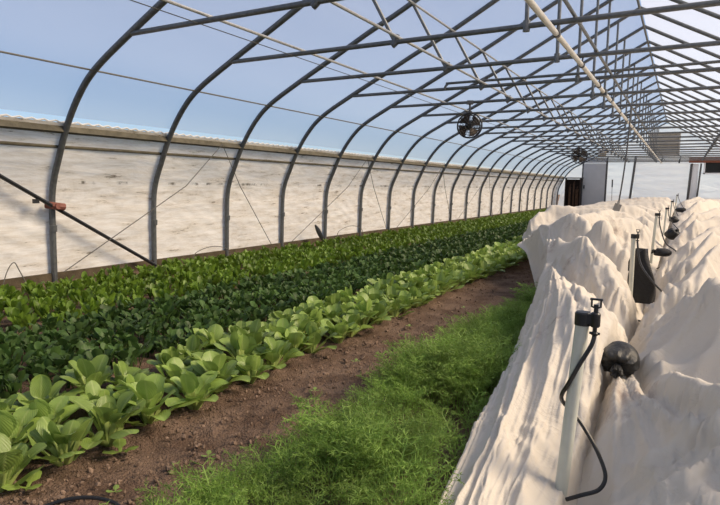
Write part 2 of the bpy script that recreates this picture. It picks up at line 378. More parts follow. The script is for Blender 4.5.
# films
def extrude_film(name, pts, y0, y1, m, n=30, off=.033, wob=0.):
    P = np.array([(p.x, p.z) for p in pts]); t = np.gradient(P, axis=0); t /= np.linalg.norm(t, axis=1)[:, None]
    nrm = np.stack([-t[:, 1], t[:, 0]], 1); Q = P + nrm * off
    ys = np.linspace(y0, y1, n); V = np.zeros((len(Q), n, 3)); V[..., 0] = Q[:, 0:1]; V[..., 1] = ys; V[..., 2] = Q[:, 1:2]
    return link(name, raw_mesh(name, V.reshape(-1, 3), grid_faces(len(Q), n), m))
hip = 1.52
lp = [p for p in prof_l if p.z > hip - .02]
rp = [Vector((-p.x, 0, p.z)) for p in lp[::-1]]
structure(extrude_film('ceiling_left', lp, YB, YE, M['roof_film']), 'clear polythene roof on the left slope, sky blue behind', 'roof')
structure(extrude_film('ceiling_right', rp, YB, YE, M['roof_film']), 'clear polythene roof on the right slope, bright with sun', 'roof')
# side curtains with soft folds
def curtain(name, s, label):
    zs = np.linspace(.03, hip, 60); ys = np.linspace(YB, YE, 900 if s < 0 else 90)
    lx = np.interp(zs, [p.z for p in prof_l], [p.x for p in prof_l])
    Zg, Yg = np.meshgrid(zs, ys, indexing='ij'); Xg = np.repeat(lx[:, None], len(ys), 1) - .036
    a = np.clip(Zg / hip, 0, 1); amp = np.sin(PI * np.clip(a, .02, .98)) ** .6
    cell = ((Yg - Y0) / S) % 1.0
    diag = np.sin((Zg * 1.0 + Yg * .55) * 19 + 6 * fbm(Yg * 1.1, Zg * 2, 3)) * (.35 + fbm(Yg * 1.7, Zg * 1.3 + 4, 2) * 1.5)
    hor = np.sin(Zg * 34 + 5 * fbm(Yg * .7, Zg * 3 + 9, 3)) * .5
    Xg = Xg - amp * (.014 * np.abs(diag) * np.exp(-((Zg - .42) / .32) ** 2) + .002 * hor + .02 * (np.sin(PI * cell)) + .008 * (fbm(Yg * 2, Zg * 5, 4) + .3))
    V = np.stack([Xg * -s * (1 if s < 0 else 1), Yg, Zg], -1)
    if s < 0: V[..., 0] = Xg
    return structure(link(name, raw_mesh(name, V.reshape(-1, 3), grid_faces(len(zs), len(ys)), M['side_film'])), label, 'wall')
curtain('wall_left', -1, 'dirty cream polythene roll-up curtain forming the left side wall')
curtain('wall_right', 1, 'polythene roll-up curtain forming the right side wall')
def xat(z): return float(np.interp(z, [p.z for p in prof_l], [p.x for p in prof_l]))
for s, nm in ((-1, 'left'), (1, 'right')):
    x = -xat(1.5) * s
    rot = Matrix.Rotation(-s * math.radians(-28), 3, 'Y')
    structure(MB().box((x + s * .05, (YB + YE) / 2, 1.475), (.035, YE - YB, .095), rot).build('trim_1' if s < 0 else 'trim_2', M['wood_hip'], smooth=False), 'weathered wooden hip board along the top of the %s curtain' % nm, 'trim')
    structure(MB().box((-xat(.05) * s + s * .02, (YB + YE) / 2, .03), (.04, YE - YB, .12)).build('baseboard_' + nm, M['wood_base'], smooth=False), 'dark wooden baseboard at the foot of the %s curtain' % nm, 'baseboard')
    along('side_rail', -xat(1.31) * s - s * .0 + s * .045, 1.31, .016, M['wood_hip'], 'thin rail along the %s curtain below the hip board' % nm, 'rail')
# lacing on the hip board
pts = []; y = YB
i = 0
while y < YE:
    pts.append((-4.24 + (.008 if i % 2 else -.008), y, 1.532 + (.009 if i % 2 else -.006))); y += .055; i += 1
tag(MB().tube(pts, .009, 5).build('lacing_cord', M['rope_white']), 'white zigzag lacing cord along the left hip board', 'cord')

# end walls
def end_sheet(name, y, x0, x1, z0, m, label, ztop=None, nx=40, nz=30, wr=.0):
    xs = np.linspace(x0, x1, nx); V = np.zeros((nx, nz, 3))
    for i, x in enumerate(xs):
        zt = roof_z(x) if ztop is None else ztop
        z = np.linspace(z0, max(zt, z0 + .01), nz); V[i, :, 0] = x; V[i, :, 2] = z
        V[i, :, 1] = y + (wr * (fbm(x * 2 + z * 1.0, z * 9, 4) + np.sin(z * 20 + 6 * fbm(x + z * 0, z * 2, 2)) * .15) if wr else 0)
    return structure(link(name, raw_mesh(name, V.reshape(-1, 3), grid_faces(nx, nz), m)), label, 'wall')
end_sheet('wall_end', YE + .10, -4.5, 4.5, 0, M['end_film'], 'pale bluish polythene end wall at the far end', wr=.03)
end_sheet('wall_back', YB - .05, -4.5, 4.5, 0, M['end_film'], 'polythene end wall behind the camera')
YF = YE + .03
end_sheet('wall_far', YF + .03, -1.17, .98, 0, M['end_white'], 'white wrinkled roll-up end curtain between the two dark posts', ztop=2.44, nx=60, nz=90, wr=.05)
structure(MB().box((-1.2, YF, 1.22), (.75, .07, .05)).box((-1.2, YF, 2.45), (4.5, .06, .05)).build('trim_3', M['frame_dark']), 'dark header bar across the far end wall', 'trim') if 0 else structure(MB().box((-1.2, YF - .02, 2.455), (4.46, .06, .045)).build('trim_3', M['frame_dark']), 'dark header bar across the far end wall', 'trim')
def post(x0, x1, z1, label, wd=.09, m='frame_dark'):
    return tag(MB().tube([(x0, YF - .02, 0), (x1, YF - .02, z1)], wd / 2, 8).build('wall_post', M[m]), label, 'post', 'posts of the far end wall')
post(-1.33, -1.16, 2.43, 'dark post left of the white end curtain', .10)
post(.99, 1.06, 2.12, 'dark post right of the white end curtain, under the brown beam', .10)
post(1.33, 1.42, 2.12, 'slimmer dark post under the brown beam, beside the dark window', .07)
post(-2.33, -2.33, 2.43, 'thin dark post at the right edge of the grey door', .05)
structure(MB().box((2.75, YF - .05, 2.27), (3.6, .14, .24)).build('trim_4', M['brown_beam']), 'red-brown wooden beam at the right of the far end wall', 'trim')
wn = structure(MB().box((2.45, YF, 1.94), (1.75, .05, .46)).build('window_1', M['glass_dark']), 'dark window under the brown beam', 'window')
MB().box((2.45, YF - .01, 1.69), (1.9, .07, .06)).box((1.55, YF - .01, 1.92), (.06, .07, .5)).build('window_frame', M['white_panel'], wn)
structure(MB().box((1.2, YF + .03, 1.05), (.26, .04, 2.1)).build('trim_5', M['white_panel']), 'white board between the two right posts', 'trim')
dr = structure(MB().box((-2.87, YF - .03, 1.08), (.98, .05, 2.14)).build('door_1', M['door']), 'grey door in the far end wall', 'door')
MB().box((-3.29, YF - .09, 1.05), (.04, .08, .16)).build('door_handle', M['black'], dr)
MB().box((-2.87, YF - .02, 2.29), (.98, .05, .24)).build('transom_panel', M['white_panel'], dr)
MB().box((-3.39, YF - .02, 1.2), (.06, .08, 2.4)).box((-2.36, YF - .02, 1.2), (.05, .08, 2.4)).build('door_frame', M['frame_dark'], dr)
# cupboard beside the door
cb = empty('tool_cupboard', (-3.76, YF - .22, 0), 'dark brown open cupboard with tools, left of the grey door', 'cupboard')
MB().box((0, .13, .70), (.66, .03, 1.40)).build('back_panel', M['cup_dark'], cb)
for s in (-1, 1): MB().box((s * .33, 0, .72), (.04, .3, 1.44)).build('side_panel', M['cup_dark'], cb)
MB().box((0, 0, 1.46), (.86, .36, .05)).build('top', M['frame_dark'], cb)
for x, wd, h in ((-.14, .10, 1.05), (.03, .06, 1.2), (.18, .12, .95)): MB().box((x, .02, h / 2), (wd, .05, h)).tube([(x, .02, h), (x + .02, .02, h + .12)], .02, 6).build('plank', M['cup_brown'], cb)
# vent in the gable
gv = empty('gable_vent', (0, YF - .08, 2.48), 'taupe louvred vent panel filling the far gable under the ridge', 'vent')
MB().box((-.05, .05, .50), (1.16, .03, 1.0)).build('backing_panel', M['vent'], gv)
MB().box((-.05, 0, .02), (1.22, .08, .05)).box((-.05, 0, .99), (1.22, .08, .05)).box((-.64, 0, .5), (.05, .08, 1.0)).box((.54, 0, .5), (.05, .08, 1.0)).build('vent_frame', M['vent'], gv)
for i in range(10): MB().box((-.05, 0, .08 + i * .095), (1.13, .07, .012), Matrix.Rotation(.6, 3, 'X')).build('slat', M['vent'], gv)
bx = empty('junction_box', (-2.58, YF - .1, 2.48), 'small tan box on the header bar above the grey door', 'box')
MB().box((0, 0, .15), (.34, .14, .32)).build('box_body', M['tan'], bx); MB().box((.0, -.08, .15), (.3, .02, .28)).build('cover', M['tan'], bx)
lv = empty('pull_rod', (-2.07, YF - .03, 0), 'thin dark rod with a black handle, right of the grey door', 'rod')
MB().tube([(.03, 0, .0), (0, 0, 1.05)], .012, 6).build('rod', M['rope'], lv); MB().tube([(0, 0, 1.05), (-.005, 0, 1.4)], .03, 8).build('handle', M['black'], lv)
for x, lab in ((-.08, 'small dark latch hanging at the top of the white end curtain, left one'), (.62, 'small dark latch hanging at the top of the white end curtain, right one')):
    tag(MB().tube(smooth_path([(x, YF - .04, 2.44), (x - .02, YF - .05, 2.3), (x - .05, YF - .05, 2.14)], 4), [.02] * 4 + [.035] * 5, 6).build('curtain_latch', M['black']), lab, 'latch', 'latches on the end curtain')

# braces, ropes and small things on the left wall
br = empty('diagonal_brace', (-4.40, 0, 0), 'black steel pipe slanting down across the first hoop on the left wall', 'brace')
MB().tube([(0, 1.7, 1.72), (0, 2.86, 1.01), (0.0, 4.5, .04)], .019, 8).build('pipe', M['black'], br)
MB().tube([(-.06, 3.27, .76), (.02, 3.33, .75), (.03, 3.40, .74)], .034, 8).tube([(-.05, 3.33, .75), (.05, 3.33, .75)], .03, 8).build('clamp', M['rust'], br)
MB().box((0, 3.14, .80), (.03, .05, .04)).build('clip', M['black'], br)
def rope(pts, label, r=.005, nm='curtain_rope', cat='rope', group='zigzag ropes on the left curtain', m='rope'):
    return tag(MB().tube(pts, r, 6).build(nm, M[m]), label, cat, group)
AP = [5.33, 9.03, 12.7, 16.4, 20.1, 23.8]
for i, a in enumerate(AP):
    l, rr = (3.34 if i == 0 else a - 2.0), a + 1.2
    rope([(-4.33, l, .12), (-4.24, l + (a - l) * .75, .95), (-4.13, a, 1.46), (-4.22, a + (rr - a) * .35, .95), (-4.33, rr, .12)], 'slack grey rope forming a V against the left curtain, %s from the left' % ordn[i])
for i, (ya, yb, h) in enumerate(((2.75, 3.0, .26), (5.0, 5.7, .19), (8.35, 9.3, .26))):
    ym = (ya + yb) / 2
    rope(smooth_path([(-4.34, ya, .0), (-4.34, ya + .06, h * .7), (-4.34, ym, h), (-4.34, yb - .08, h * .7), (-4.34, yb, .0)], 6), 'thin wire loop at the foot of the left curtain, ' + ('at the photo edge' if i == 0 else ('before the third hoop' if i == 1 else 'before the fifth hoop')), .005, 'wire_loop', 'wire', None)
# dark paddle blade
bd = empty('paddle_blade', (-4.28, 7.86, 0), 'dark pointed blade sticking up out of the greens by the left curtain', 'blade')
N_ = 10; mb = MB(); vs_ = []
for i in range(N_ + 1):
    t = i / N_; wdt = .008 + .052 * math.sin(PI * min(1, t * .95)) ** .8
    c = Vector((-.02 * t, -.24 * t, .05 + .29 * t))
    for (a, b) in ((-1, .0), (0, .012), (1, 0), (0, -.012)): vs_.append(c + Vector((b, a * wdt * .8, a * wdt * .5)))
mb.add(vs_, [(i * 4 + j, i * 4 + (j + 1) % 4, i * 4 + 4 + (j + 1) % 4, i * 4 + 4 + j) for i in range(N_) for j in range(4)] + [(3, 2, 1, 0), (N_ * 4, N_ * 4 + 1, N_ * 4 + 2, N_ * 4 + 3)])
mb.build('blade', M['black'], bd); MB().tube([(0, .02, -.02), (0, 0, .06)], .014, 8).build('shaft', M['black'], bd)
# hose at the lower left
tag(MB().tube(smooth_path([(-.72, .62, .02), (-.80, .90, .012), (-.73, 1.01, .03), (-.62, 1.06, .02), (-.50, 1.02, .004), (-.40, .98, -.01)], 6), .006, 8).build('drip_hose', M['black']), 'thin black drip hose curling over the soil at the bottom left', 'hose')

# ------------------------------------------------------------------ fans
def make_fan(loc, R, rot, label, ztop):
    f = empty('circulation_fan', loc, label, 'fan', 'circulation fans under the roof'); f.rotation_euler = (0, 0, rot)
    MB().tube([(R * math.cos(a), -.0, R * math.sin(a)) for a in np.linspace(0, 2 * PI, 32, endpoint=False)], .012, 6, True).tube([(R * .96 * math.cos(a), .12, R * .96 * math.sin(a)) for a in np.linspace(0, 2 * PI, 32, endpoint=False)], .009, 6, True).build('cage_ring', M['black'], f)
    g = MB()
    for rr in (.2, .4, .6, .8): g.tube([(R * rr * math.cos(a), -.05 * (1 - rr ** 2), R * rr * math.sin(a)) for a in np.linspace(0, 2 * PI, 28, endpoint=False)], .0035, 4, True)
    for a in np.linspace(0, 2 * PI, 16, endpoint=False):
        g.tube([(0, -.05, 0), (R * .5 * math.cos(a), -.04, R * .5 * math.sin(a)), (R * math.cos(a), 0, R * math.sin(a)), (R * .97 * math.cos(a), .12, R * .97 * math.sin(a)), (R * .3 * math.cos(a), .17, R * .3 * math.sin(a))], .0035, 4)
    g.build('grille', M['black'], f)
    for q in range(4):
        b = MB(); a0 = q * PI / 2; vs_ = []; 
        for i in range(6):
            rr = .03 + (R * .9 - .03) * i / 5; wa = .95 + .3 * i / 5
            for j in range(4):
                a = a0 + wa * (j / 3); vs_.append((rr * math.cos(a), .03 + .06 * j / 3, rr * math.sin(a)))
        b.add(vs_, [(i * 4 + j, i * 4 + j + 1, i * 4 + j + 5, i * 4 + j + 4) for i in range(5) for j in range(3)])
        b.build('blade', M['fan_rust'], f)
    MB().tube([(0, .02, 0), (0, .08, 0), (0, .24, 0)], [.03, .055, .05], 12).build('motor', M['black'], f)
    MB().tube([(-R * .5, .06, R * .87), (0, .06, R + .05), (R * .5, .06, R * .87)], .010, 6).tube([(0, .06, R * .95), (0, .06, ztop - loc[2])], .014, 8).box((0, .06, ztop - loc[2]), (.09, .09, .05)).build('hanger', M['frame_dark'], f)
    return f
make_fan((-1.95, Y0 + 4 * S - .1, 1.87), .175, .45, 'round black caged fan hung below a roof chord, the nearer and larger fan', CZ)
make_fan((-1.90, Y0 + 12 * S - .1, 1.93), .22, .25, 'round dark caged fan hung high in the distance, above the grey door', CZ)
# hanging cord with paddle end
pc = empty('hanging_probe', (.03, Y0 + 5 * S, 0), 'dark hose with a flat grey paddle end, hanging onto the left cloth', 'hanging hose')
MB().tube(smooth_path([(.03, 0, CZ), (.02, 0, 1.7), (-.01, 0, 1.2), (-.05, 0, .78)], 5), .011, 8).build('hose', M['frame_dark'], pc)
MB().box((-.07, 0, .70), (.10, .025, .13), Matrix.Rotation(.3, 3, 'Y')).tube([(-.05, 0, .8), (-.06, 0, .72)], .02, 6).build('paddle', M['trowel'], pc)

# ------------------------------------------------------------------ row cover cloths
def relax(P, rest_scale_u, rest_scale_v, H, iters=90, amp=.004, pin=None):
    """position-based cloth settling: the sheet is a little larger than the surface it lies on, so it buckles into wrinkles"""
    nu, nv = P.shape[:2]; Q = P.copy()
    du = np.linalg.norm(P[1:] - P[:-1], axis=2) * (.5 * (rest_scale_u[1:] + rest_scale_u[:-1]))
    dv = np.linalg.norm(P[:, 1:] - P[:, :-1], axis=2) * (.5 * (rest_scale_v[:, 1:] + rest_scale_v[:, :-1]))
    d1 = np.sqrt((.5 * (du[:, 1:] + du[:, :-1])) ** 2 + (.5 * (dv[1:] + dv[:-1])) ** 2)
    b2u = du[1:] + du[:-1]; b2v = dv[:, 1:] + dv[:, :-1]
    b4u = b2u[2:] + b2u[:-2]; b4v = b2v[:, 2:] + b2v[:, :-2]
    gu, gv_ = np.meshgrid(np.arange(nu), np.arange(nv), indexing='ij')
    Q[..., 2] += amp * (1 + 2 * fbm(gu * .16, gv_ * .16, 3)) + amp * rng.random((nu, nv)) * .5
    base = P[..., 2]
    def con(A, B, d, k):
        D = B - A; l = np.linalg.norm(D, axis=2) + 1e-9; c = (k * .5 * (l - d) / l)[..., None] * D
        return c
    for it in range(iters):
        for par in (0, 1):
            a, b = Q[par:-1:2], Q[par + 1::2]; m_ = min(len(a), len(b)); c = con(a[:m_], b[:m_], du[par::2][:m_], .9); a[:m_] += c; b[:m_] -= c
            a, b = Q[:, par:-1:2], Q[:, par + 1::2]; m_ = min(a.shape[1], b.shape[1]); c = con(a[:, :m_], b[:, :m_], dv[:, par::2][:, :m_], .9); a[:, :m_] += c; b[:, :m_] -= c
        for (A, B, d, k) in ((Q[:-1, :-1], Q[1:, 1:], d1, .15), (Q[1:, :-1], Q[:-1, 1:], d1, .15)):
            c = con(A, B, d, k); A += c; B -= c
        for (A, B, d, k) in ((Q[:-2], Q[2:], b2u, .05), (Q[:, :-2], Q[:, 2:], b2v, .05), (Q[:-4], Q[4:], b4u, .02), (Q[:, :-4], Q[:, 4:], b4v, .02)):
            c = con(A, B, d, k); A += c; B -= c
        Q[..., 2] -= .0010
        Q[..., :2] += (P[..., :2] - Q[..., :2]) * .03
        Q[..., 2] = np.maximum(Q[..., 2], H(Q[..., 0], Q[..., 1], base))
        if pin is not None: Q += pin[..., None] * (P - Q)
    return Q

def table(rows, y):
    ys = np.array([r[0] for r in rows]); T = np.array([r[1] for r in rows], float)
    out = np.zeros((len(y),) + T.shape[1:])
    for i in range(T.shape[1]):
        for j in range(2): out[:, i, j] = np.interp(y, ys, T[:, i, j])
    return out
def gsm(A, k, ax):
    ker = np.exp(-.5 * (np.arange(-3 * k, 3 * k + 1) / k) ** 2); ker /= ker.sum()
    pad = [(0, 0)] * A.ndim; pad[ax] = (3 * k, 3 * k); B = np.pad(A, pad, mode='edge')
    return np.apply_along_axis(lambda v: np.convolve(v, ker, 'valid'), ax, B)
def ygrid(y0, y1, d0, g):
    out = [y0]
    while out[-1] < y1: out.append(out[-1] + d0 + g * (out[-1] - y0))
    return np.array(out)
def sheet(rows, nu, ys, humps, folds, smooth_y=3):
    T = gsm(table(rows, ys), smooth_y, 0)
    k = T.shape[1]; u = np.linspace(0, 1, nu); kx = np.linspace(0, 1, k)
    P = np.zeros((nu, len(ys), 3))
    for j in range(len(ys)):
        P[:, j, 0] = np.interp(u, kx, T[j, :, 0]); P[:, j, 2] = np.interp(u, kx, T[j, :, 1])
    P = gsm(P, max(2, nu // 40), 0); P[..., 1] = ys
    X, Y = P[..., 0], P[..., 1]; U = np.repeat(u[:, None], len(ys), 1)
    edge = np.clip(np.minimum(U, 1 - U) * 6, 0, 1)
    tz, tf = tents(X, Y, humps); em = np.clip(U * 7, 0, 1) * np.clip((1 - U) * 14, 0, 1); tz = tz * em
    P[..., 2] = .03 * np.log(np.exp(P[..., 2] / .03) + np.exp(tz / .03) - 1) + tf * em
    P[..., 2] += folds(X, Y, U) * np.clip(edge * 1.5 + .15, 0, 1)
    return P, U
def ridged(t): return 1 - np.abs(np.sin(t))

def tents(X, Y, ridges, kk=.035, famp=.040, ffreq=18):
    """cloth tented over irregular supports: sharp crests, hollow flanks, folds running down the flanks"""
    acc = np.zeros(X.shape); fold = np.zeros(X.shape); wob = fbm(X * 1.8 + 3, Y * 1.8, 2); wob2 = np.clip(.75 + 2.6 * fbm(X * 2.6 + 9, Y * 2.0, 2), .1, 1.6)
    for ri, (w, pl) in enumerate(ridges):
        best = np.zeros(X.shape); ph = np.zeros(X.shape); dm = np.full(X.shape, 9.); L0 = 0
        for (ax, ay, az), (bx, by, bz) in zip(pl, pl[1:]):
            ln = math.hypot(bx - ax, by - ay); tr = ((X - ax) * (bx - ax) + (Y - ay) * (by - ay)) / ln ** 2
            t = np.clip(tr, 0, 1); ex, ey = X - ax - t * (bx - ax), Y - ay - t * (by - ay)
            d = np.hypot(ex, ey); v = (az + t * (bz - az)) * np.exp(-(np.sqrt(d * d + .0064) - .08) / w)
            lat = (tr - t) * ln                                   # beyond an end: fan out round it
            p = L0 + t * ln + .30 * np.arctan2(lat, np.abs((ex * -(by - ay) + ey * (bx - ax)) / ln) + .02)
            up = v > best; ph = np.where(up, p, ph); dm = np.where(up, d, dm); best = np.maximum(best, v); L0 += ln
        e = np.exp(best / kk); acc += e
        q = ph * ffreq * (.75 + .5 * ((ri * .37) % 1)) + 2.6 * wob + ri
        f = (1 - np.abs(np.sin(q))) ** 2 + .5 * np.clip(1.5 * np.sin(q * .31 + 2), 0, 1) * (1 - np.abs(np.sin(q * 2.6 + 1))) ** 2.4 - .35
        g = np.clip(dm / .12, .0, 1) * np.exp(-dm / (1.5 * w)) * 1.5
        fold += e * f * g * famp * wob2
    return kk * np.log(acc + 1), fold / (acc + 1)
def creases(X, Y, lines):
    hi = np.zeros(X.shape); lo = np.zeros(X.shape)
    for A, w, pl in lines:
        best = np.full(X.shape, 9.)
        for (ax, ay), (bx, by) in zip(pl, pl[1:]):
            t = np.clip(((X - ax) * (bx - ax) + (Y - ay) * (by - ay)) / ((bx - ax) ** 2 + (by - ay) ** 2), 0, 1)
            best = np.minimum(best, np.hypot(X - ax - t * (bx - ax), (Y - ay - t * (by - ay)) * .6))
        v = A * np.exp(-(np.sqrt(best * best + (.07 * w) ** 2) - .07 * w) / w) * 1.3
        if A > 0: hi = np.maximum(hi, v) + .25 * np.minimum(hi, v) * (np.maximum(hi, v) < .03)
        else: lo = np.minimum(lo, v)
    return hi + lo
# long creases of the two covers: (height, width, ground-plan line)
creasesL = [
 (0.03, 0.028, [(0.08, 3.94), (0.19, 3.45), (0.25, 3.19), (0.3, 2.98), (0.33, 2.82), (0.35, 2.67), (0.38, 2.5), (0.4, 2.34), (0.42, 2.22), (0.43, 2.15), (0.43, 2.1), (0.44, 2.06), (0.44, 2.03), (0.44, 1.99), (0.44, 1.95), (0.44, 1.91), (0.45, 1.87), (0.45, 1.82), (0.45, 1.78), (0.46, 1.73), (0.46, 1.69), (0.47, 1.64), (0.47, 1.59), (0.48, 1.54)]),
 (0.026, 0.025, [(0.03, 4.4), (0.07, 4.24), (0.11, 4.14)]),
 (0.026, 0.025, [(0.25, 3.39), (0.33, 3.09), (0.37, 2.9), (0.4, 2.75), (0.43, 2.57), (0.46, 2.39), (0.48, 2.27), (0.49, 2.23), (0.49, 2.19), (0.5, 2.16), (0.5, 2.12), (0.5, 2.08), (0.5, 2.05), (0.5, 2.02), (0.5, 1.97)]),
 (0.03, 0.028, [(0.13, 3.71), (0.18, 3.43), (0.21, 3.23), (0.24, 3.04), (0.24, 2.94), (0.25, 2.81), (0.25, 2.69), (0.26, 2.56), (0.29, 2.4), (0.31, 2.27), (0.33, 2.15), (0.34, 2.04), (0.35, 1.97), (0.35, 1.92), (0.35, 1.87), (0.35, 1.82), (0.35, 1.78), (0.36, 1.73), (0.36, 1.68), (0.37, 1.64), (0.37, 1.59), (0.38, 1.54), (0.39, 1.5), (0.39, 1.47)]),
 (0.022, 0.022, [(0.17, 3.3), (0.18, 3.17), (0.18, 3.04), (0.2, 2.9), (0.2, 2.78), (0.21, 2.67), (0.22, 2.54), (0.24, 2.39), (0.26, 2.25), (0.28, 2.12), (0.3, 2.02), (0.31, 1.94), (0.32, 1.87), (0.33, 1.82), (0.34, 1.78)]),
 (0.022, 0.02, [(0.34, 1.76), (0.33, 1.72), (0.33, 1.67), (0.32, 1.62), (0.33, 1.57), (0.33, 1.52), (0.33, 1.47), (0.33, 1.44)]),
 (0.02, 0.02, [(0.36, 1.76), (0.37, 1.71), (0.37, 1.66), (0.37, 1.61), (0.38, 1.57), (0.38, 1.52), (0.39, 1.47)]),
 (0.026, 0.024, [(0.11, 4.22), (0.18, 4.02), (0.26, 3.8)]),
 (0.026, 0.024, [(0.39, 2.99), (0.44, 2.76), (0.48, 2.57), (0.51, 2.45), (0.52, 2.37), (0.53, 2.3), (0.54, 2.27), (0.54, 2.23), (0.55, 2.2), (0.55, 2.17), (0.55, 2.13), (0.56, 2.1), (0.56, 2.06), (0.56, 2.03), (0.57, 1.98), (0.57, 1.94), (0.57, 1.9), (0.57, 1.85), (0.57, 1.8), (0.57, 1.78)]),
 (0.028, 0.022, [(0.51, 2.54), (0.53, 2.46), (0.54, 2.4), (0.56, 2.34), (0.57, 2.29), (0.57, 2.25), (0.58, 2.22), (0.58, 2.19), (0.59, 2.18), (0.59, 2.16), (0.59, 2.13), (0.59, 2.09), (0.59, 2.05), (0.59, 2.0), (0.59, 1.95), (0.59, 1.9), (0.59, 1.84), (0.59, 1.82)]),
 (0.012, 0.02, [(0.36, 1.97), (0.37, 1.93), (0.38, 1.89), (0.38, 1.84), (0.39, 1.8), (0.4, 1.75), (0.4, 1.72), (0.41, 1.67), (0.42, 1.63), (0.43, 1.58), (0.44, 1.54), (0.44, 1.52)]),
 (0.012, 0.025, [(0.29, 2.73), (0.33, 2.52), (0.36, 2.34), (0.39, 2.23), (0.41, 2.12), (0.41, 2.07), (0.42, 2.03), (0.43, 2.0), (0.43, 1.97), (0.44, 1.93), (0.45, 1.89), (0.45, 1.85), (0.46, 1.8), (0.47, 1.76), (0.47, 1.72)]),
 (0.018, 0.02, [(0.29, 3.23), (0.32, 3.07), (0.34, 2.9), (0.36, 2.77), (0.39, 2.61), (0.43, 2.4), (0.46, 2.26), (0.47, 2.2), (0.47, 2.16), (0.47, 2.12), (0.47, 2.08), (0.47, 2.05), (0.48, 2.02), (0.48, 1.98), (0.48, 1.94), (0.49, 1.9), (0.49, 1.86), (0.49, 1.84)]),
 (0.03, 0.022, [(0.24, 4.14), (0.25, 4.04), (0.26, 3.94), (0.26, 3.85)]),
 (0.03, 0.022, [(0.35, 3.15), (0.38, 2.96), (0.39, 2.88)]),
 (0.022, 0.02, [(0.23, 4.17), (0.17, 4.22), (0.13, 4.24), (0.1, 4.22)]),
 (0.03, 0.03, [(0.26, 4.12), (0.35, 3.87), (0.4, 3.77), (0.44, 3.73), (0.48, 3.66), (0.51, 3.61), (0.53, 3.59), (0.53, 3.54), (0.52, 3.48)]),
 (0.022, 0.02, [(0.25, 4.12), (0.3, 3.94), (0.34, 3.8), (0.37, 3.73), (0.4, 3.66), (0.43, 3.59), (0.44, 3.57)]),
 (0.022, 0.02, [(0.54, 2.65), (0.55, 2.61), (0.56, 2.59)]),
 (0.02, 0.02, [(0.23, 4.14), (0.21, 4.12), (0.19, 4.07), (0.2, 3.97)]),
 (0.025, 0.03, [(0.27, 4.83), (0.29, 4.81), (0.32, 4.78), (0.3, 4.75)]),
 (0.02, 0.02, [(0.35, 4.75), (0.35, 4.72), (0.34, 4.72)]),
 (0.02, 0.02, [(0.41, 4.72), (0.4, 4.7), (0.4, 4.67)]),
 (0.02, 0.02, [(0.32, 6.96), (0.33, 6.78), (0.35, 6.43)]),
 (0.02, 0.02, [(0.47, 4.7), (0.47, 4.67), (0.47, 4.64)]),
 (0.035, 0.04, [(-0.07, 5.93), (-0.1, 5.86), (-0.12, 5.83)]),
 (0.03, 0.035, [(-0.09, 5.93), (-0.16, 5.93), (-0.21, 5.89), (-0.12, 5.27)]),
 (0.035, 0.04, [(-0.12, 5.93), (-0.22, 5.99), (-0.28, 5.99), (-0.3, 5.93), (-0.21, 5.33), (-0.21, 5.27)]),
 (0.03, 0.04, [(-0.07, 5.93), (-0.02, 5.86), (0.03, 5.8), (0.03, 6.12)]),
 (0.025, 0.035, [(-0.07, 5.93), (-0.05, 5.86), (-0.04, 5.83), (-0.01, 5.77)]),
 (0.035, 0.04, [(-0.48, 6.19), (-0.36, 6.03), (-0.26, 5.48), (-0.25, 5.39)]),
 (0.03, 0.035, [(-0.6, 6.33), (-0.51, 6.16), (-0.47, 6.09), (-0.43, 5.99)]),
 (0.03, 0.04, [(-0.28, 6.03), (-0.28, 5.99), (-0.28, 5.93), (-0.17, 5.33)]),
 (0.035, 0.06, [(-1.15, 9.31), (-1.15, 9.23), (-1.16, 9.18), (-1.17, 9.14)]),
 (0.035, 0.07, [(-1.02, 9.55), (-0.94, 9.57), (-0.85, 9.55), (-0.76, 9.6)]),
 (0.03, 0.04, [(0.35, 7.2), (0.32, 7.08), (0.28, 6.97), (0.23, 6.84)]),
 (0.025, 0.035, [(0.39, 7.27), (0.37, 7.16), (0.35, 7.08), (0.34, 6.97)]),
 (0.03, 0.04, [(0.37, 8.54), (0.4, 8.54), (0.43, 8.5), (0.45, 8.41)]),
 (0.03, 0.04, [(0.52, 7.31), (0.53, 7.95), (0.58, 7.78)]),
 (0.03, 0.05, [(0.32, 7.2), (0.24, 7.01), (0.16, 6.83)]),
 (0.03, 0.05, [(0.31, 4.81), (0.27, 4.81), (0.23, 4.83)]),
 (0.025, 0.05, [(0.16, 8.46), (0.1, 8.41), (0.04, 8.37)]),
 (0.025, 0.05, [(0.13, 6.9), (0.06, 6.58), (0.03, 6.13), (0.03, 5.77)]),
 (0.03, 0.08, [(0.15, 10.3), (0.02, 10.15), (-0.11, 9.99)]),
 (0.03, 0.08, [(-0.02, 8.33), (-0.06, 8.16), (-0.11, 8.03)]),
 (0.03, 0.08, [(0.02, 6.5), (0.0, 6.27), (-0.02, 6.07)]),
 (0.025, 0.035, [(0.46, 7.28), (0.46, 7.2), (0.46, 7.12)]),
 (-0.03, 0.035, [(0.31, 4.03), (0.38, 3.82), (0.42, 3.75), (0.47, 3.68), (0.52, 3.63), (0.54, 3.66)]),
 (-0.03, 0.03, [(-0.06, 4.64), (0.01, 4.43), (0.08, 4.22), (0.12, 4.12)]),
 (-0.03, 0.03, [(0.28, 3.33), (0.36, 3.0), (0.43, 2.77), (0.5, 2.54)]),
 (-0.035, 0.05, [(-0.07, 5.93), (-0.01, 6.05), (0.04, 6.16)]),
]
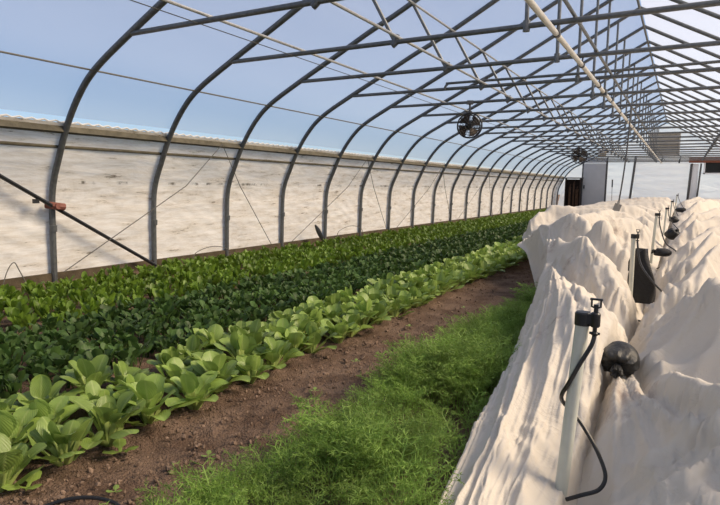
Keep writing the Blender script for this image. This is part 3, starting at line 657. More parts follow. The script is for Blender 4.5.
creasesR = [
 (0.03, 0.035, [(0.64, 2.49), (0.68, 2.44), (0.72, 2.41), (0.75, 2.39), (0.79, 2.33), (0.82, 2.06), (0.85, 1.98), (0.88, 1.92), (0.9, 1.86), (0.92, 1.81), (0.94, 1.77)]),
 (0.022, 0.014, [(0.65, 2.47), (0.69, 2.32), (0.72, 2.14), (0.75, 2.05), (0.78, 1.99), (0.81, 1.93), (0.83, 1.87), (0.85, 1.82), (0.88, 1.77), (0.9, 1.73), (0.93, 1.7), (0.94, 1.69)]),
 (0.022, 0.02, [(0.64, 2.46), (0.65, 2.22), (0.66, 2.11), (0.67, 2.04), (0.68, 1.97), (0.68, 1.91), (0.69, 1.85), (0.69, 1.79), (0.7, 1.74), (0.7, 1.68), (0.71, 1.62), (0.71, 1.57), (0.71, 1.56)]),
 (0.016, 0.012, [(0.69, 1.84), (0.72, 1.8), (0.75, 1.77), (0.77, 1.73), (0.8, 1.69), (0.82, 1.66), (0.85, 1.64), (0.87, 1.62), (0.88, 1.62)]),
 (0.024, 0.014, [(0.78, 1.53), (0.79, 1.54), (0.81, 1.56), (0.83, 1.56), (0.85, 1.57), (0.87, 1.57), (0.89, 1.59), (0.91, 1.62), (0.93, 1.64), (0.94, 1.64)]),
 (0.018, 0.02, [(0.65, 2.44), (0.68, 2.21), (0.7, 2.11), (0.73, 2.02), (0.75, 1.93), (0.77, 1.86), (0.78, 1.8), (0.79, 1.74)]),
 (0.014, 0.018, [(0.65, 2.43), (0.67, 2.2), (0.69, 2.1), (0.7, 2.01), (0.71, 1.95), (0.72, 1.88), (0.73, 1.85)]),
 (0.012, 0.02, [(0.79, 1.72), (0.8, 1.67), (0.81, 1.62), (0.82, 1.57), (0.83, 1.52), (0.84, 1.49)]),
 (-0.022, 0.03, [(0.72, 2.33), (0.76, 2.12), (0.8, 2.03), (0.82, 1.96), (0.85, 1.9), (0.88, 1.84), (0.9, 1.78)]),
 (0.014, 0.02, [(0.72, 2.37), (0.76, 2.29), (0.8, 2.05), (0.82, 1.97), (0.85, 1.9), (0.88, 1.83)]),
 (0.012, 0.02, [(0.79, 2.31), (0.82, 2.02), (0.85, 1.95), (0.88, 1.88), (0.9, 1.81), (0.92, 1.76), (0.93, 1.73)]),
 (0.03, 0.03, [(0.7, 2.75), (0.74, 2.73), (0.77, 2.7), (0.81, 2.68), (0.83, 2.67), (0.86, 2.65), (0.89, 2.61), (0.91, 2.57), (0.95, 2.53), (0.96, 2.52)]),
 (0.035, 0.035, [(0.73, 3.42), (0.76, 3.48), (0.78, 3.52), (0.78, 3.91)]),
 (0.035, 0.035, [(0.8, 4.56), (0.83, 4.61), (0.87, 4.67), (0.91, 4.7), (0.94, 4.81), (0.98, 4.93), (1.02, 5.08), (1.04, 5.14)]),
 (0.02, 0.02, [(0.72, 2.66), (0.74, 2.73), (0.76, 2.82), (0.77, 2.84)]),
 (0.02, 0.02, [(0.76, 3.45), (0.77, 3.5), (0.77, 3.54)]),
 (0.025, 0.025, [(0.75, 4.73), (0.77, 4.64), (0.77, 4.61), (0.77, 4.54)]),
 (0.03, 0.03, [(0.93, 3.6), (0.95, 3.69), (0.96, 3.79), (1.0, 3.92), (1.02, 3.97)]),
 (0.022, 0.022, [(0.82, 3.5), (0.84, 3.52), (0.87, 3.55), (0.9, 3.65), (0.94, 3.74)]),
 (0.035, 0.05, [(0.97, 7.95), (0.96, 7.87), (0.95, 7.83), (0.94, 7.78)]),
 (0.035, 0.05, [(1.14, 13.02), (1.05, 12.63), (0.96, 12.39)]),
 (0.03, 0.05, [(0.98, 10.0), (0.94, 9.84), (0.91, 9.74), (0.88, 9.64)]),
 (0.03, 0.05, [(0.85, 7.74), (0.83, 7.7), (0.81, 7.62)]),
 (0.025, 0.025, [(0.91, 6.01), (0.89, 5.98), (0.86, 5.94), (0.84, 5.91)]),
 (0.025, 0.025, [(0.82, 4.73), (0.81, 4.7), (0.79, 4.67)]),
 (0.022, 0.022, [(0.73, 5.91), (0.72, 5.84), (0.7, 5.77), (0.72, 5.54)]),
 (0.02, 0.02, [(0.79, 5.98), (0.77, 5.94), (0.76, 5.91), (0.75, 5.83)]),
 (0.025, 0.018, [(0.53, 5.56), (0.6, 4.71), (0.6, 4.37)]),
 (0.022, 0.015, [(0.6, 5.25), (0.62, 4.86), (0.64, 4.58), (0.65, 4.45)]),
 (0.02, 0.02, [(0.67, 3.41), (0.69, 3.46), (0.7, 3.54), (0.71, 3.83)]),
 (-0.03, 0.03, [(0.65, 4.8), (0.69, 4.57), (0.71, 4.5)]),
]
rowsL = [
 (1.10, [(.27, .0), (.34, .05), (.42, .07), (.50, .05), (.60, .0)]),
 (1.55, [(.22, .0), (.29, .08), (.36, .10), (.45, .04), (.60, .0)]),
 (1.95, [(.19, .0), (.27, .14), (.36, .20), (.48, .17), (.62, .03)]),
 (2.30, [(.16, .0), (.25, .18), (.36, .32), (.50, .40), (.62, .18)]),
 (2.8, [(.09, .0), (.21, .22), (.31, .34), (.46, .36), (.64, .10)]),
 (3.4, [(.03, .0), (.14, .25), (.25, .34), (.42, .28), (.65, .09)]),
 (4.2, [(-.10, .0), (.02, .22), (.17, .32), (.40, .28), (.65, .09)]),
 (5.0, [(-.24, .0), (-.10, .26), (.12, .36), (.38, .30), (.65, .12)]),
 (5.8, [(-.42, .0), (-.26, .28), (.05, .38), (.36, .32), (.65, .15)]),
 (6.4, [(-.66, .28), (-.54, .36), (-.05, .42), (.34, .36), (.65, .18)]),
 (7.0, [(-.94, .30), (-.80, .37), (-.2, .46), (.32, .40), (.65, .20)]),
 (7.6, [(-.84, .24), (-.72, .34), (-.35, .48), (.3, .44), (.65, .23)]),
 (8.4, [(-1.02, .20), (-.95, .34), (-.4, .50), (.3, .48), (.65, .25)]),
 (9.2, [(-1.40, .16), (-1.2, .36), (-.5, .52), (.3, .5), (.65, .28)]),
 (10.3, [(-1.62, .18), (-1.4, .38), (-.7, .54), (.2, .54), (.65, .32)]),
 (12.5, [(-1.9, .16), (-1.65, .38), (-.8, .56), (.2, .56), (.65, .36)]),
 (16, [(-2.2, .14), (-1.9, .38), (-.8, .56), (.2, .58), (.65, .40)]),
 (28.3, [(-2.4, .14), (-2.1, .36), (-.8, .52), (.2, .58), (.65, .40)])]
ridgesL = [
 (.30, [(.33, 1.9, .20), (.50, 2.3, .42), (.50, 2.65, .50), (.30, 3.25, .47), (.04, 4.0, .40), (-.14, 4.8, .34)]),
 (.22, [(-.04, 4.72, .42), (.20, 4.3, .63), (.38, 3.85, .60), (.50, 3.65, .46), (.57, 3.8, .2)]),
 (.20, [(.20, 4.3, .63), (.24, 4.9, .45)]),
 (.26, [(-.25, 5.5, .44), (.06, 5.1, .55), (.28, 4.85, .70), (.44, 4.7, .52), (.52, 4.65, .28)]),
 (.24, [(-.90, 6.85, .42), (-.48, 6.2, .52), (-.08, 5.95, .72), (.16, 5.6, .52), (.34, 5.4, .36)]),
 (.28, [(-.08, 5.95, .72), (.05, 6.8, .66), (.40, 7.3, .58), (.54, 7.2, .35)]),
 (.26, [(-.95, 7.5, .40), (-.3, 7.5, .62), (.0, 8.4, .66), (.45, 8.6, .56)]),
 (.28, [(-1.3, 9.0, .42), (-1.0, 9.6, .66), (-.35, 9.8, .68), (.25, 10.4, .66), (.5, 10.3, .5)]),
 (.35, [(-1.7, 11.2, .44), (-.9, 11.6, .66), (.1, 12.2, .69), (.5, 12.2, .52)]),
 (.45, [(-1.8, 14.0, .46), (-.8, 14.6, .66), (.3, 15.2, .70)]), (.5, [(-1.8, 18, .46), (-.6, 18.5, .68), (.3, 19, .7)]), (.6, [(-1.9, 23, .46), (-.6, 23.5, .68), (.3, 24, .7)])]
def foldsL(X, Y, U):
    near = np.clip((3.6 - Y) / 1.0, 0, 1)
    w1 = U * 15 + 6.5 * fbm(U * 2.2, Y * .55, 3) + .35 * Y; sh = np.clip(.6 + 2 * fbm(U * 5 + 2, Y * .5, 2), .15, 1.3)
    a = near * .034 * ((1 - np.abs(np.sin(w1))) ** 1.7 * sh - .3) + near * .010 * ((1 - np.abs(np.sin(w1 * 2.7 + 2))) ** 2 - .3)
    return .6 * a + .010 * fbm(X * 3, Y * 2.2, 2) + creases(X, Y, creasesL) * (1.1 + .6 * (1 - near))
ysL = ygrid(1.10, 28.2, .0125, .0042)
PL, UL = sheet(rowsL, 130, ysL, ridgesL, foldsL)
def Hfun(X, Y, base): return base - .004
nr = np.clip((4.5 - PL[..., 1]) / 1.5, 0, 1)
QL = relax(PL, 1.035 + .015 * nr, 1.035 - .015 * nr, Hfun, 40)
cl = tag(link('row_cover', raw_mesh('row_cover', QL.reshape(-1, 3), grid_faces(*QL.shape[:2]), M['cloth'])), 'rumpled cream fabric row cover heaped left of the sprinkler posts', 'row cover', 'fabric row covers')

rowsR = [
 (.85, [(.50, .0), (.72, .04), (.95, .16), (1.3, .34), (1.8, .48), (2.6, .5)]),
 (1.5, [(.48, .0), (.70, .04), (.92, .18), (1.25, .36), (1.8, .50), (2.6, .5)]),
 (2.0, [(.48, .0), (.68, .12), (.92, .26), (1.25, .42), (1.8, .52), (2.6, .5)]),
 (2.3, [(.50, .02), (.68, .24), (.92, .32), (1.25, .44), (1.8, .54), (2.6, .55)]),
 (2.8, [(.52, .0), (.72, .14), (.98, .30), (1.3, .44), (1.8, .56), (2.6, .55)]),
 (3.6, [(.54, .0), (.74, .12), (1.02, .30), (1.3, .46), (1.8, .58), (2.6, .55)]),
 (5.0, [(.54, .0), (.74, .16), (1.05, .34), (1.35, .48), (1.8, .58), (2.6, .55)]),
 (7.0, [(.54, .02), (.74, .22), (1.05, .38), (1.35, .52), (1.8, .60), (2.6, .6)]),
 (10., [(.54, .1), (.74, .30), (1.05, .44), (1.35, .56), (1.8, .62), (2.6, .6)]),
 (14., [(.54, .2), (.74, .38), (1.05, .5), (1.35, .6), (1.8, .64), (2.6, .6)]),
 (28.3, [(.54, .2), (.74, .40), (1.05, .5), (1.35, .6), (1.8, .62), (2.6, .6)])]
def foldsR(X, Y, U):
    # gathers radiating from the bag, then slanting folds further on
    dx, dy = X - .66, Y - 2.30; rr = np.sqrt(dx * dx + dy * dy); th = np.arctan2(dx, -dy)
    rad = np.exp(-((rr - .3) / .45) ** 2) * .045 * (ridged(th * 5.5 + 1.5 * fbm(rr * 3, th * 2, 2)) - .4) * (dy < .35)
    nearf = .016 * (ridged((X * .75 + Y * .55) * 5.5 + 4 * fbm(X * 1.3, Y * 1.1, 2)) - .4) * np.clip((3 - Y), 0, 1)
    cr_ = creases(X, Y, creasesR) * 1.7
    return (.8 * rad + .3 * nearf) + cr_ + .010 * fbm(X * 3 + 4, Y * 2.2, 2)
ridgesR = [
 (.20, [(.71, 2.22, .26), (.85, 2.02, .36), (1.0, 1.75, .45), (1.3, 1.5, .56)]),
 (.30, [(.70, 2.60, .22), (.84, 2.85, .44), (.97, 2.55, .60), (1.25, 2.40, .68), (1.7, 2.3, .72)]),
 (.12, [(.72, 2.1, .16), (.80, 1.85, .15), (.93, 1.5, .30)]),
 (.24, [(.74, 3.35, .20), (.88, 3.55, .46), (1.0, 3.95, .61), (1.35, 4.3, .70), (1.8, 4.6, .74)]),
 (.22, [(.72, 4.65, .22), (.88, 4.75, .46), (1.02, 5.15, .61), (1.4, 5.6, .70)]),
 (.22, [(.72, 5.9, .28), (.92, 6.1, .52), (1.1, 6.5, .64), (1.5, 7.0, .72)]),
 (.26, [(.74, 7.6, .34), (.95, 7.9, .56), (1.2, 8.3, .68), (1.6, 8.6, .74)]),
 (.30, [(.78, 9.6, .40), (1.0, 10, .60), (1.3, 10.6, .72)]), (.35, [(.8, 12.2, .5), (1.05, 12.8, .72), (1.3, 14.2, .80), (1.5, 16, .74)]), (.5, [(.9, 18, .6), (1.3, 19, .76)]), (.6, [(.9, 23, .6), (1.3, 24, .74)])]
ysR = ygrid(.85, 28.2, .0125, .0042)
PR, UR = sheet(rowsR, 140, ysR, ridgesR, foldsR)
PR[..., 2] *= 1 - .8 * np.exp(-((PR[..., 0] - .62) / .10) ** 2 - ((PR[..., 1] - 1.68) / .17) ** 2)
QR = relax(PR, np.full(PR.shape[:2], 1.03), np.full(PR.shape[:2], 1.03), Hfun, 40)
tag(link('row_cover', raw_mesh('row_cover', QR.reshape(-1, 3), grid_faces(*QR.shape[:2]), M['cloth'])), 'pale grey fabric row cover spread at the right of the sprinkler posts', 'row cover', 'fabric row covers')
def cloth_z(x, y):
    best = 0
    for Q in (QL, QR):
        d = (Q[..., 0] - x) ** 2 + (Q[..., 1] - y) ** 2; i = np.unravel_index(d.argmin(), d.shape)
        if d[i] < .06 ** 2: best = max(best, float(Q[i][2]))
    return best

# ------------------------------------------------------------------ sprinkler posts and bags between the covers
def riser(name_i, base, top, loop, label, r=.0145):
    t = empty('sprinkler_post', base, label, 'sprinkler', 'sprinkler posts between the row covers')
    d = Vector(top) - Vector(base)
    MB().tube([(0, 0, -.05), d], r, 12).build('post', M['pvc'], t)
    k = r / .019
    MB().lathe([(.010 * k, -.022 * k), (.0228 * k, -.022 * k), (.0228 * k, .012 * k), (.019 * k, .016 * k)], 14, Matrix.Translation(d)).build('cap', M['black'], t)
    hx = d + Vector((.034 * k, -.010, .0))
    MB().box(d + Vector((.02 * k, -.006, .0)), (.04 * k, .026 * k, .028 * k)).lathe([(.011 * k, -.022 * k), (.0135 * k, -.018 * k), (.0135 * k, .016 * k), (.010 * k, .02 * k)], 12, Matrix.Translation(hx)).build('bracket', M['black'], t)
    hb = MB().tube([hx + Vector((0, 0, .015 * k)), hx + Vector((0, 0, .036 * k))], .006 * k, 8)
    z0 = hx + Vector((0, 0, .032 * k))
    for s in (-1, 1): hb.tube([z0 + Vector((0, 0, .0)), z0 + Vector((s * .012 * k, 0, .004 * k)), z0 + Vector((s * .012 * k, 0, .024 * k))], .003 * k, 6)
    hb.box(z0 + Vector((0, 0, .025 * k)), (.033 * k, .010 * k, .005 * k)).box(z0 + Vector((0, 0, .006 * k)), (.012 * k, .010 * k, .008 * k))
    hb.build('sprinkler_head', M['black'], t)
    MB().tube([hx + Vector((0, 0, -.02 * k)), hx + Vector((0, 0, -.05 * k))], .006 * k, 8).lathe([(.008 * k, 0), (.011 * k, .003), (.011 * k, .007), (.008 * k, .010)], 10, Matrix.Translation(hx + Vector((0, 0, -.046 * k)))).box(hx + Vector((0, 0, -.040 * k)), (.028 * k, .006, .006)).build('valve', M['black'], t)
    P = [hx + Vector((0, 0, -.048 * k))] + [Vector(p) - Vector(base) for p in loop]
    MB().tube(smooth_path(P, 8), .0062, 8).build('hose', M['black'], t)
    return t
riser(0, (.553, 1.70, .03), (.592, 1.70, .625), [(.62, 1.68, .55), (.592, 1.675, .49), (.566, 1.68, .43), (.546, 1.70, .385), (.548, 1.735, .35), (.58, 1.74, .32), (.62, 1.735, .27), (.655, 1.72, .22), (.678, 1.70, .17), (.665, 1.68, .135), (.62, 1.67, .11), (.58, 1.67, .085)], 'nearest grey-white sprinkler post with a black hose, between the two covers', .019)
riser(1, (.555, 4.25, .05), (.545, 4.25, .675), [(.60, 4.2, .50), (.68, 4.1, .40), (.78, 4.05, .30), (.80, 4.0, .2), (.72, 4.05, .14), (.6, 4.15, .12)], 'second sprinkler post from the camera, beside the tall black bag')
riser(2, (.57, 6.6, .16), (.595, 6.6, .735), [(.64, 6.55, .6), (.70, 6.5, .45), (.80, 6.4, .38), (.82, 6.3, .3), (.72, 6.3, .25), (.64, 6.4, .2)], 'third sprinkler post from the camera, beside the low black bag')
riser(3, (.60, 9.6, .22), (.62, 9.6, .71), [(.66, 9.5, .6), (.72, 9.4, .5), (.8, 9.3, .42)], 'fourth sprinkler post from the camera, behind the low black bag')
riser(4, (.62, 12.6, .3), (.64, 12.6, .76), [(.70, 12.5, .62), (.76, 12.4, .5), (.82, 12.3, .45)], 'fifth sprinkler post from the camera, far down the aisle')
riser(5, (.66, 16.5, .35), (.69, 16.5, .85), [(.76, 16.4, .7), (.84, 16.3, .56), (.9, 16.3, .5)], 'farthest sprinkler post, the smallest in the aisle')

def bag(name, c, dims, axis, label, m, tie=True, seed=0):
    """stuffed bag: lobed ellipsoid gathered at one end along 'axis'"""
    t = empty(name, c, label, 'bag', 'black weight bags between the covers'); rs = np.random.default_rng(seed)
    ax = Vector(axis).normalized(); q = ax.to_track_quat('Z', 'Y').to_matrix()
    nu, nv = 22, 44; V = []; ph = rs.random(4) * 6
    for i in range(nu):
        v = i / (nu - 1); z = math.cos(PI * v); rr = math.sin(PI * v) ** .62
        for j in range(nv):
            a = 2 * PI * j / nv
            g = max(0, z) ** 1.5
            pl = 1 + g * .17 * math.sin(a * 11 + ph[0]) + g * .06 * math.sin(a * 17 + ph[1]) + .05 * math.sin(2 * a + ph[2] + 2 * z) + .04 * math.sin(3 * a + 5 * z + ph[3])
            zz = z * (1 - .35 * g * math.cos(PI / 2 * min(1, rr * 1.2)))
            p = q @ Vector((rr * pl * math.cos(a), rr * pl * math.sin(a), zz))
            V.append((p.x * dims[0], p.y * dims[1], p.z * dims[2]))
    F = [(i * nv + j, (i + 1) * nv + j, (i + 1) * nv + (j + 1) % nv, i * nv + (j + 1) % nv) for i in range(nu - 1) for j in range(nv)]
    MB().add(V, F).build('sack', m, t)
    if tie:
        tip = Vector((ax.x * dims[0], ax.y * dims[1], ax.z * dims[2])) * .72
        kn = MB(); 
        for k in range(7):
            a = k / 7 * 2 * PI; d = q @ Vector((math.cos(a) * .55, math.sin(a) * .55, 1)); kn.tube([tip * .9, tip + d * .02, tip + d * .035 + Vector((0, 0, -.012))], [.011, .010, .006], 6)
        kn.build('knot', m, t)
    return t
bag('weight_bag', (.645, 2.36, .338), (.070, .082, .060), (.0, -1, -.35), 'round charcoal plastic bag with gathered tie, right of the nearest sprinkler post', M['grey_bag'], seed=1)
# tall bag behind the second post: a woven sack hanging
def tallbag():
    t = empty('weight_bag', (.605, 4.33, .225), 'tall black woven sack propped behind the second sprinkler post', 'bag', 'black weight bags between the covers')
    V = []; nz, na = 16, 28
    for i in range(nz):
        z = i / (nz - 1); hw = .078 + .012 * math.sin(z * 5) - .028 * z ** 2; hd = .055 - .015 * z
        for j in range(na):
            a = 2 * PI * j / na; sx = math.copysign(abs(math.cos(a)) ** .55, math.cos(a)); sy = math.copysign(abs(math.sin(a)) ** .7, math.sin(a))
            k = 1 + .05 * math.sin(3 * a + z * 7) + .04 * math.sin(5 * a - z * 4)
            V.append((sx * hw * k - .02 * z + .01, sy * hd * k, z * .345 + (.018 * math.sin(4 * a) if i == nz - 1 else 0) - (.01 if i == 0 else 0)))
    F = [(i * na + j, i * na + (j + 1) % na, (i + 1) * na + (j + 1) % na, (i + 1) * na + j) for i in range(nz - 1) for j in range(na)] + [tuple(range(na))[::-1], tuple(range((nz - 1) * na, nz * na))]
    MB().add(V, F).build('sack', M['black_bag'], t)
    MB().tube([(-.065, 0, .30), (-.075, 0, .26), (-.08, -.01, .2)], [.012, .014, .006], 6).build('corner_flap', M['black_bag'], t)
tallbag()
bag('weight_bag', (.675, 6.45, .36), (.085, .06, .04), (-1, -.1, .2), 'low flat black bag lying beside the third sprinkler post', M['black_bag'], seed=3)
bag('weight_bag', (.735, 8.35, .42), (.085, .08, .07), (.7, -.2, .9), 'slumped black bag with a raised end, farther along the aisle', M['black_bag'], seed=4)
bag('weight_bag', (.72, 10.6, .50), (.07, .06, .05), (-.7, -.2, .6), 'small black bag in the aisle beyond the slumped one', M['black_bag'], seed=5)
bag('weight_bag', (.80, 13.2, .58), (.10, .08, .05), (1, -.2, -.3), 'farthest small black bag beside the aisle posts', M['black_bag'], seed=6)

# ------------------------------------------------------------------ plants
def blade(Lp, Lb, W, wp, az, t0, t1, cup=.25, wave=.0, nu=5, npet=3, nb=7, roll=0., bend_p=.0, sh=1.0, seed=0.):
    """petiole + blade as one strip. returns petiole verts (np,nu,3), blade verts (nb,nu,3) + uv. t0/t1: elevation at base / tip"""
    n = npet + nb; s = np.concatenate([np.linspace(0, Lp, npet, endpoint=False), Lp + Lb * (1 - np.cos(PI * np.linspace(.02, .985, nb))) / 2])
    T = s / (Lp + Lb); el = t0 + (t1 - t0) * T ** 1.6
    r = np.zeros(n); z = np.zeros(n)
    ds = np.diff(s); r[1:] = np.cumsum(np.cos((el[1:] + el[:-1]) / 2) * ds); z[1:] = np.cumsum(np.sin((el[1:] + el[:-1]) / 2) * ds)
    tb = np.clip((s - Lp) / Lb, 0, 1)
    wd = np.where(s <= Lp, wp, wp * (1 - tb) ** 2 + W * np.clip(4 * tb * (1 - tb), 0, 1) ** .5 * (.86 + .22 * tb))
    u = np.linspace(-1, 1, nu)
    lat = wd[:, None] * u[None] * .5
    nx, nz = -np.sin(el), np.cos(el)
    h = (cup * wd[:, None] * (u[None] ** 2) * .5 + wave * wd[:, None] * np.sin(s[:, None] / (Lp + Lb) * 13 + u[None] * 2.5 + seed) * np.abs(u[None]) * .5)
    R = r[:, None] + nx[:, None] * h; Zz = z[:, None] + nz[:, None] * h
    lat = lat + roll * h
    P = np.stack([R, lat, Zz], -1)
    c, s_ = math.cos(az), math.sin(az)
    Q = np.stack([P[..., 0] * c - P[..., 1] * s_, P[..., 0] * s_ + P[..., 1] * c, P[..., 2]], -1)
    UV = np.stack([np.repeat((u[None] + 1) / 2, n, 0), np.repeat(tb[:, None], nu, 1)], -1)
    return Q[:npet + 1], Q[npet:], UV[npet:]
def merge(parts):
    V = []; F = []; U = []; o = 0
    for p in parts:
        v, uv = p; nu, nv = v.shape[:2]; V.append(v.reshape(-1, 3)); F.append(grid_faces(nu, nv) + o)
        U.append(uv.reshape(-1, 2) if uv is not None else np.zeros((nu * nv, 2))); o += nu * nv
    return np.concatenate(V), np.concatenate(F), np.concatenate(U)

def bok_variant(seed):
    rs = np.random.default_rng(seed); lv, st = [], []
    n = rs.integers(14, 19); a = rs.random() * 6
    for i in range(n):
        t = i / (n - 1)                              # outer -> inner
        a += 2.4 + rs.normal(0, .15)
        t0 = math.radians(44 + 38 * t + rs.normal(0, 9)); t1 = math.radians(0 + 55 * t + rs.normal(0, 22))
        Lp = (.050 + .045 * rs.random()) * (1 - .1 * t); Lb = (.070 + .026 * rs.random()) * (1 - .2 * t); W = Lb * rs.uniform(.76, .92)
        p, b, uv = blade(Lp, Lb, W, (.021 - .006 * t), a, t0, t1, cup=rs.uniform(.12, .4) * rs.choice([1, 1, -.8]), wave=.10, nu=7, npet=3, nb=9, seed=rs.random() * 6)
        off = np.array([math.cos(a), math.sin(a), 0]) * .012 * (1 - t)
        lv.append((b + off, uv))
        # stalk gets thickness: the strip plus an underside
        under = p.copy(); cen = p.mean(1, keepdims=True); ax = np.array([math.cos(a), math.sin(a), -.25]); under = under + ax * .009 * (1 - np.linspace(-1, 1, p.shape[1]) ** 2)[None, :, None]
        st.append((p + off, None)); st.append((under[:, ::-1] + off, None))
    V, F, U = merge(lv); V2, F2, _ = merge(st)
    return raw_mesh('leaves', V, F, M['bok'], U), raw_mesh('stalks', V2, F2, M['bok_stalk'])
bv = [bok_variant(100 + i) for i in range(9)]
lab_near = {}
rows = [(-1.04, .12), (-1.24, .22), (-1.44, .12)]
plants = []
for ri, (x, o) in enumerate(rows):
    y = .62 + o
    while y < (9.0 if ri == 0 else 10.2):
        plants.append((ri, x + rng.normal(0, .025), y + rng.normal(0, .02))); y += .205
plants.sort(key=lambda p: p[2])
cnt = [0, 0, 0]; ROWN = ('in the row edging the bare soil', 'in the middle row of three', 'in the row against the dark bed')
for ri, x, y in plants:
    d = Vector((x - .815, y, .10 - .99)); dz = d.dot(f_)
    if dz < .3 or d.dot(r_) / dz * 569.7 + 360 < -35 or 252.5 - d.dot(u_) / dz * 569.7 > 540: continue      # outside the photograph
    lm, sm = bv[int(rng.integers(9))]; k_ = cnt[ri]; cnt[ri] += 1
    lab = '%s bok choy from the lower left photo edge %s' % (ordn[k_], ROWN[ri]) if k_ < 14 else 'bok choy %s, past the fourteenth from the left' % ROWN[ri]
    e = empty('bok_choy', (x, y, -.004), lab, 'vegetable plant', 'bok choy plants in the three light green rows')
    e.rotation_euler = (0, 0, rng.random() * 6.28); k = rng.uniform(1.08, 1.34); e.scale = (k, k, k * rng.uniform(.9, 1.08))
    link('leaves', lm, e); link('stalks', sm, e)
def tiny_leaves():
    lv = []
    for a in (.3, 2.2, 4.4):
        p, b, uv = blade(.02, .055, .045, .012, a, .5, .05, cup=-.1, wave=.15, nu=5, npet=2, nb=6); lv.append((b, uv)); lv.append((p, None))
    V, F, U = merge(lv); return raw_mesh('leaves', V, F, M['bok'], U)
tl = tiny_leaves()
for (x, y, lab) in ((-.905, 1.30, 'small pale seedling lying flat on the soil beside the bok choy'), (-.95, .985, 'tiny pale seedling on the soil at the lower left corner')):
    o = link('seedling', tl); o.location = (x, y, .012); o.rotation_euler = (0, 0, x * 9); tag(o, lab, 'seedling')
for i, (x, y) in enumerate(((-.62, 1.45), (-.70, 1.12), (-.66, 2.2), (-.72, 2.7), (-.8, 3.6), (-.68, 4.4))):
    o = link('seedling', tl); o.location = (x, y, .005); o.scale = (.4, .4, .4); o.rotation_euler = (0, 0, i * 2.); tag(o, 'minute green weed sprouting in the middle of the bare path', 'weed', 'weeds on the bare path')

def clump_variant(seed, n, lp, lb, wr, t0r, t1r, spread, m, name, nu=4, npet=2, nb=5, cup=.3, wave=.15, lod=False):
    rs = np.random.default_rng(seed); lv = []; a = rs.random() * 6
    for i in range(n):
        a += 2.4 + rs.normal(0, .25); t = i / max(1, n - 1)
        Lp = rs.uniform(*lp) ; Lb = rs.uniform(*lb) * (1 - .2 * t)
        p, b, uv = blade(Lp, Lb, Lb * rs.uniform(*wr), .006, a, math.radians(rs.uniform(*t0r) + 12 * t), math.radians(rs.uniform(*t1r) + 40 * t), cup=cup * rs.uniform(.4, 1.3) * rs.choice([1, 1, 1, -.5]), wave=wave, nu=nu, npet=npet, nb=nb, seed=rs.random() * 6)
        off = np.array([rs.normal(0, spread), rs.normal(0, spread), 0])
        lv.append((b + off, uv)); lv.append((p + off, None))
    V, F, U = merge(lv); return V, F, U
def crop(kind, m, x0, x1, yfun, sp, var_args, label, stuff_label, group, cat, hscale=(.85, 1.15), seed=0, ystart=.6):
    rs = np.random.default_rng(seed)
    near = [raw_mesh(kind, *clump_variant(seed + i, **var_args)[:2], m) for i in range(7)]
    far = [clump_variant(seed + 50 + i, **{**var_args, 'nu': 3, 'npet': 1, 'nb': 4, 'n': max(6, var_args['n'] * 2 // 3)})[:2] for i in range(5)]
    pts = []
    x = x0; k = 0
    while x < x1:
        y = ystart + (sp / 2 if k % 2 else 0)
        while y < yfun(x):
            pts.append((x + rs.normal(0, sp * .16), y + rs.normal(0, sp * .16))); y += sp
        x += sp * .95; k += 1
    # only plants inside (or just outside) the view cone are built
    def seen(p):
        d = Vector((p[0] - .815, p[1], -.8)); return d.dot(f_) > .2 and abs(d.dot(r_) / d.dot(f_)) < .74
    pts = [p for p in pts if seen(p)]
    pts.sort(key=lambda p: (Vector((p[0] - .815, p[1], 0))).length)
    for p in pts[:300]:
        o = link(kind, near[int(rs.integers(7))]); o.location = (p[0], p[1], -.004); s = rs.uniform(*hscale); o.scale = (s, s, s * rs.uniform(.9, 1.12)); o.rotation_euler = (rs.normal(0, .06), rs.normal(0, .06), rs.random() * 6.28)
        tag(o, label, cat, group)
    V, F = [], []; off = 0
    for p in pts[300:]:
        v, f = far[int(rs.integers(5))]; s = rs.uniform(*hscale) * 1.05; a = rs.random() * 6.28; c, d = math.cos(a) * s, math.sin(a) * s
        V.append(np.stack([v[:, 0] * c - v[:, 1] * d + p[0], v[:, 0] * d + v[:, 1] * c + p[1], v[:, 2] * s], -1)); F.append(f + off); off += len(v)
    o = link(kind + '_carpet', raw_mesh(kind + '_carpet', np.concatenate(V), np.concatenate(F), m)); tag(o, stuff_label, cat, kind='stuff')
    print(kind, len(pts))
def cover_y(x): # where the left cover starts to hide a bed
    return float(np.interp(x, [-2.3, -1.8, -1.62, -1.4, -1.22, -1.1], [27.8, 14, 10.5, 10.0, 9.5, 8.8]))
crop('spinach_plant', M['dark_leaf'], -2.62, -1.58, lambda x: cover_y(x) if x > -2.3 else 27.8, .138,
     dict(n=19, lp=(.02, .10), lb=(.045, .068), wr=(.66, .9), t0r=(48, 80), t1r=(-5, 50), spread=.022, m=M['dark_leaf'], name='spinach_plant'),
     'dark green leafy plant in the dense dark bed behind the bok choy', 'far stretch of the dark green leafy bed', 'dark leafy plants in the middle bed', 'leafy greens', seed=21)
crop('lettuce_plant', M['chard_leaf'], -4.12, -2.78, lambda x: 27.6, .165,
     dict(n=17, lp=(.015, .06), lb=(.065, .10), wr=(.45, .62), t0r=(52, 82), t1r=(5, 60), spread=.018, m=M['chard_leaf'], name='lettuce_plant', wave=.2),
     'yellow-green leafy plant in the bed along the left curtain', 'far stretch of the yellow-green bed by the left curtain', 'yellow-green plants along the left curtain', 'leafy greens', seed=61)

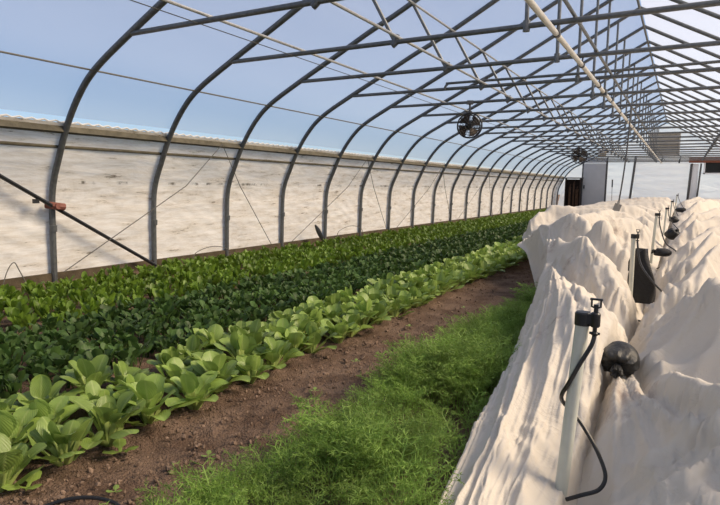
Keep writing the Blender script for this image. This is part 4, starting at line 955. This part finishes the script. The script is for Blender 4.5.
# feathery bed
def frond_variant(seed, nseg, nl, wl):
    rs = np.random.default_rng(seed); L = rs.uniform(.17, .27); t0 = math.radians(rs.uniform(62, 88)); t1 = math.radians(rs.uniform(-5, 45)); n = 14
    s = np.linspace(0, L, n); el = t0 + (t1 - t0) * (s / L) ** 1.5
    r = np.concatenate([[0], np.cumsum(np.cos(el[:-1]) * np.diff(s))]); z = np.concatenate([[0], np.cumsum(np.sin(el[:-1]) * np.diff(s))])
    V = []; F = []
    def tri(a, b, wv):
        o = len(V); V.extend([a - wv, a + wv, b]); F.append((o, o + 1, o + 2))
    up = np.array([0, 0, 1.])
    for i in range(n - 1):
        a = np.array([r[i], 0, z[i]]); b = np.array([r[i + 1], 0, z[i + 1]]); o = len(V); wv = np.array([0, .0016, 0]); V.extend([a - wv, a + wv, b + wv, b - wv]); F.append((o, o + 1, o + 2)); F.append((o, o + 2, o + 3))
    for i in range(nseg):
        t = .32 + .68 * i / (nseg - 1); p = np.array([np.interp(t * L, s, r), 0, np.interp(t * L, s, z)]); e = np.interp(t * L, s, el)
        pl = .062 * math.sin(PI * min(1, (1.08 - t) * 1.0 + .1)) * rs.uniform(.8, 1.2) + .01
        for sd_ in (-1, 1):
            d = np.array([math.cos(e) * .55, sd_ * .8, math.sin(e) * .55 + rs.normal(.1, .2)]); d /= np.linalg.norm(d)
            tri(p, p + d * pl, np.array([.0012, 0, .0008]))
            for j in range(nl):
                q = p + d * pl * (.25 + .75 * j / nl)
                for k in range(2):
                    dd = d * .6 + rs.normal(0, .55, 3); dd /= np.linalg.norm(dd); ll = pl * rs.uniform(.28, .5) * (1.1 - .5 * j / nl)
                    wv = np.cross(dd, rs.normal(0, 1, 3)); wv *= wl / (np.linalg.norm(wv) + 1e-9); tri(q, q + dd * ll, wv)
    return np.array(V), np.array(F)
FA = [frond_variant(300 + i, 8, 4, .0016) for i in range(8)]
FB = [frond_variant(400 + i, 6, 2, .0030) for i in range(6)]
def feather(name, pts, var, seed, label):
    rs = np.random.default_rng(seed); V = []; F = []; off = 0
    for (x, y, s) in pts:
        v, f = var[int(rs.integers(len(var)))]; a = rs.random() * 6.28; s = s * rs.uniform(.8, 1.2); c, d = math.cos(a) * s, math.sin(a) * s
        V.append(np.stack([v[:, 0] * c - v[:, 1] * d + x, v[:, 0] * d + v[:, 1] * c + y, v[:, 2] * s], -1).astype(np.float32)); F.append((f + off).astype(np.int32)); off += len(v)
    tag(link(name, raw_mesh(name, np.concatenate(V), np.concatenate(F), M['frond'], smooth=False)), label, 'feathery greens', kind='stuff')
eL_y, eL_x = ysL, QL[0, :, 0]
def bed_pts(y0, y1, dens, seed):
    rs = np.random.default_rng(seed); out = []
    n = int((y1 - y0) * .95 * dens); xs = rs.uniform(-.47, .48, n); ys = rs.uniform(y0, y1, n)
    for x, y in zip(xs, ys):
        left = -.34 + .12 * fbm(np.array([y * 2.0]), np.array([3.3]), 3)[0]
        if x < left or x > float(np.interp(y, eL_y, eL_x)) + .0: continue
        k = .82 + 1.3 * fbm(np.array([x * 3.2]), np.array([y * 3.2]), 2)[0]
        if k < .70 and rs.random() < .6: continue
        edge = min(1, (x - left) / .16)
        out.append((x, y, k * (.62 + .38 * edge)))
    return out
feather('feathery_greens', bed_pts(.75, 4.2, 1000, 5) + [], FA, 6, 'near stretch of the feathery bright green bed beside the cloth')
feather('feathery_greens', bed_pts(4.2, 9.2, 700, 7), FB, 8, 'far stretch of the feathery green bed narrowing behind the cloth')
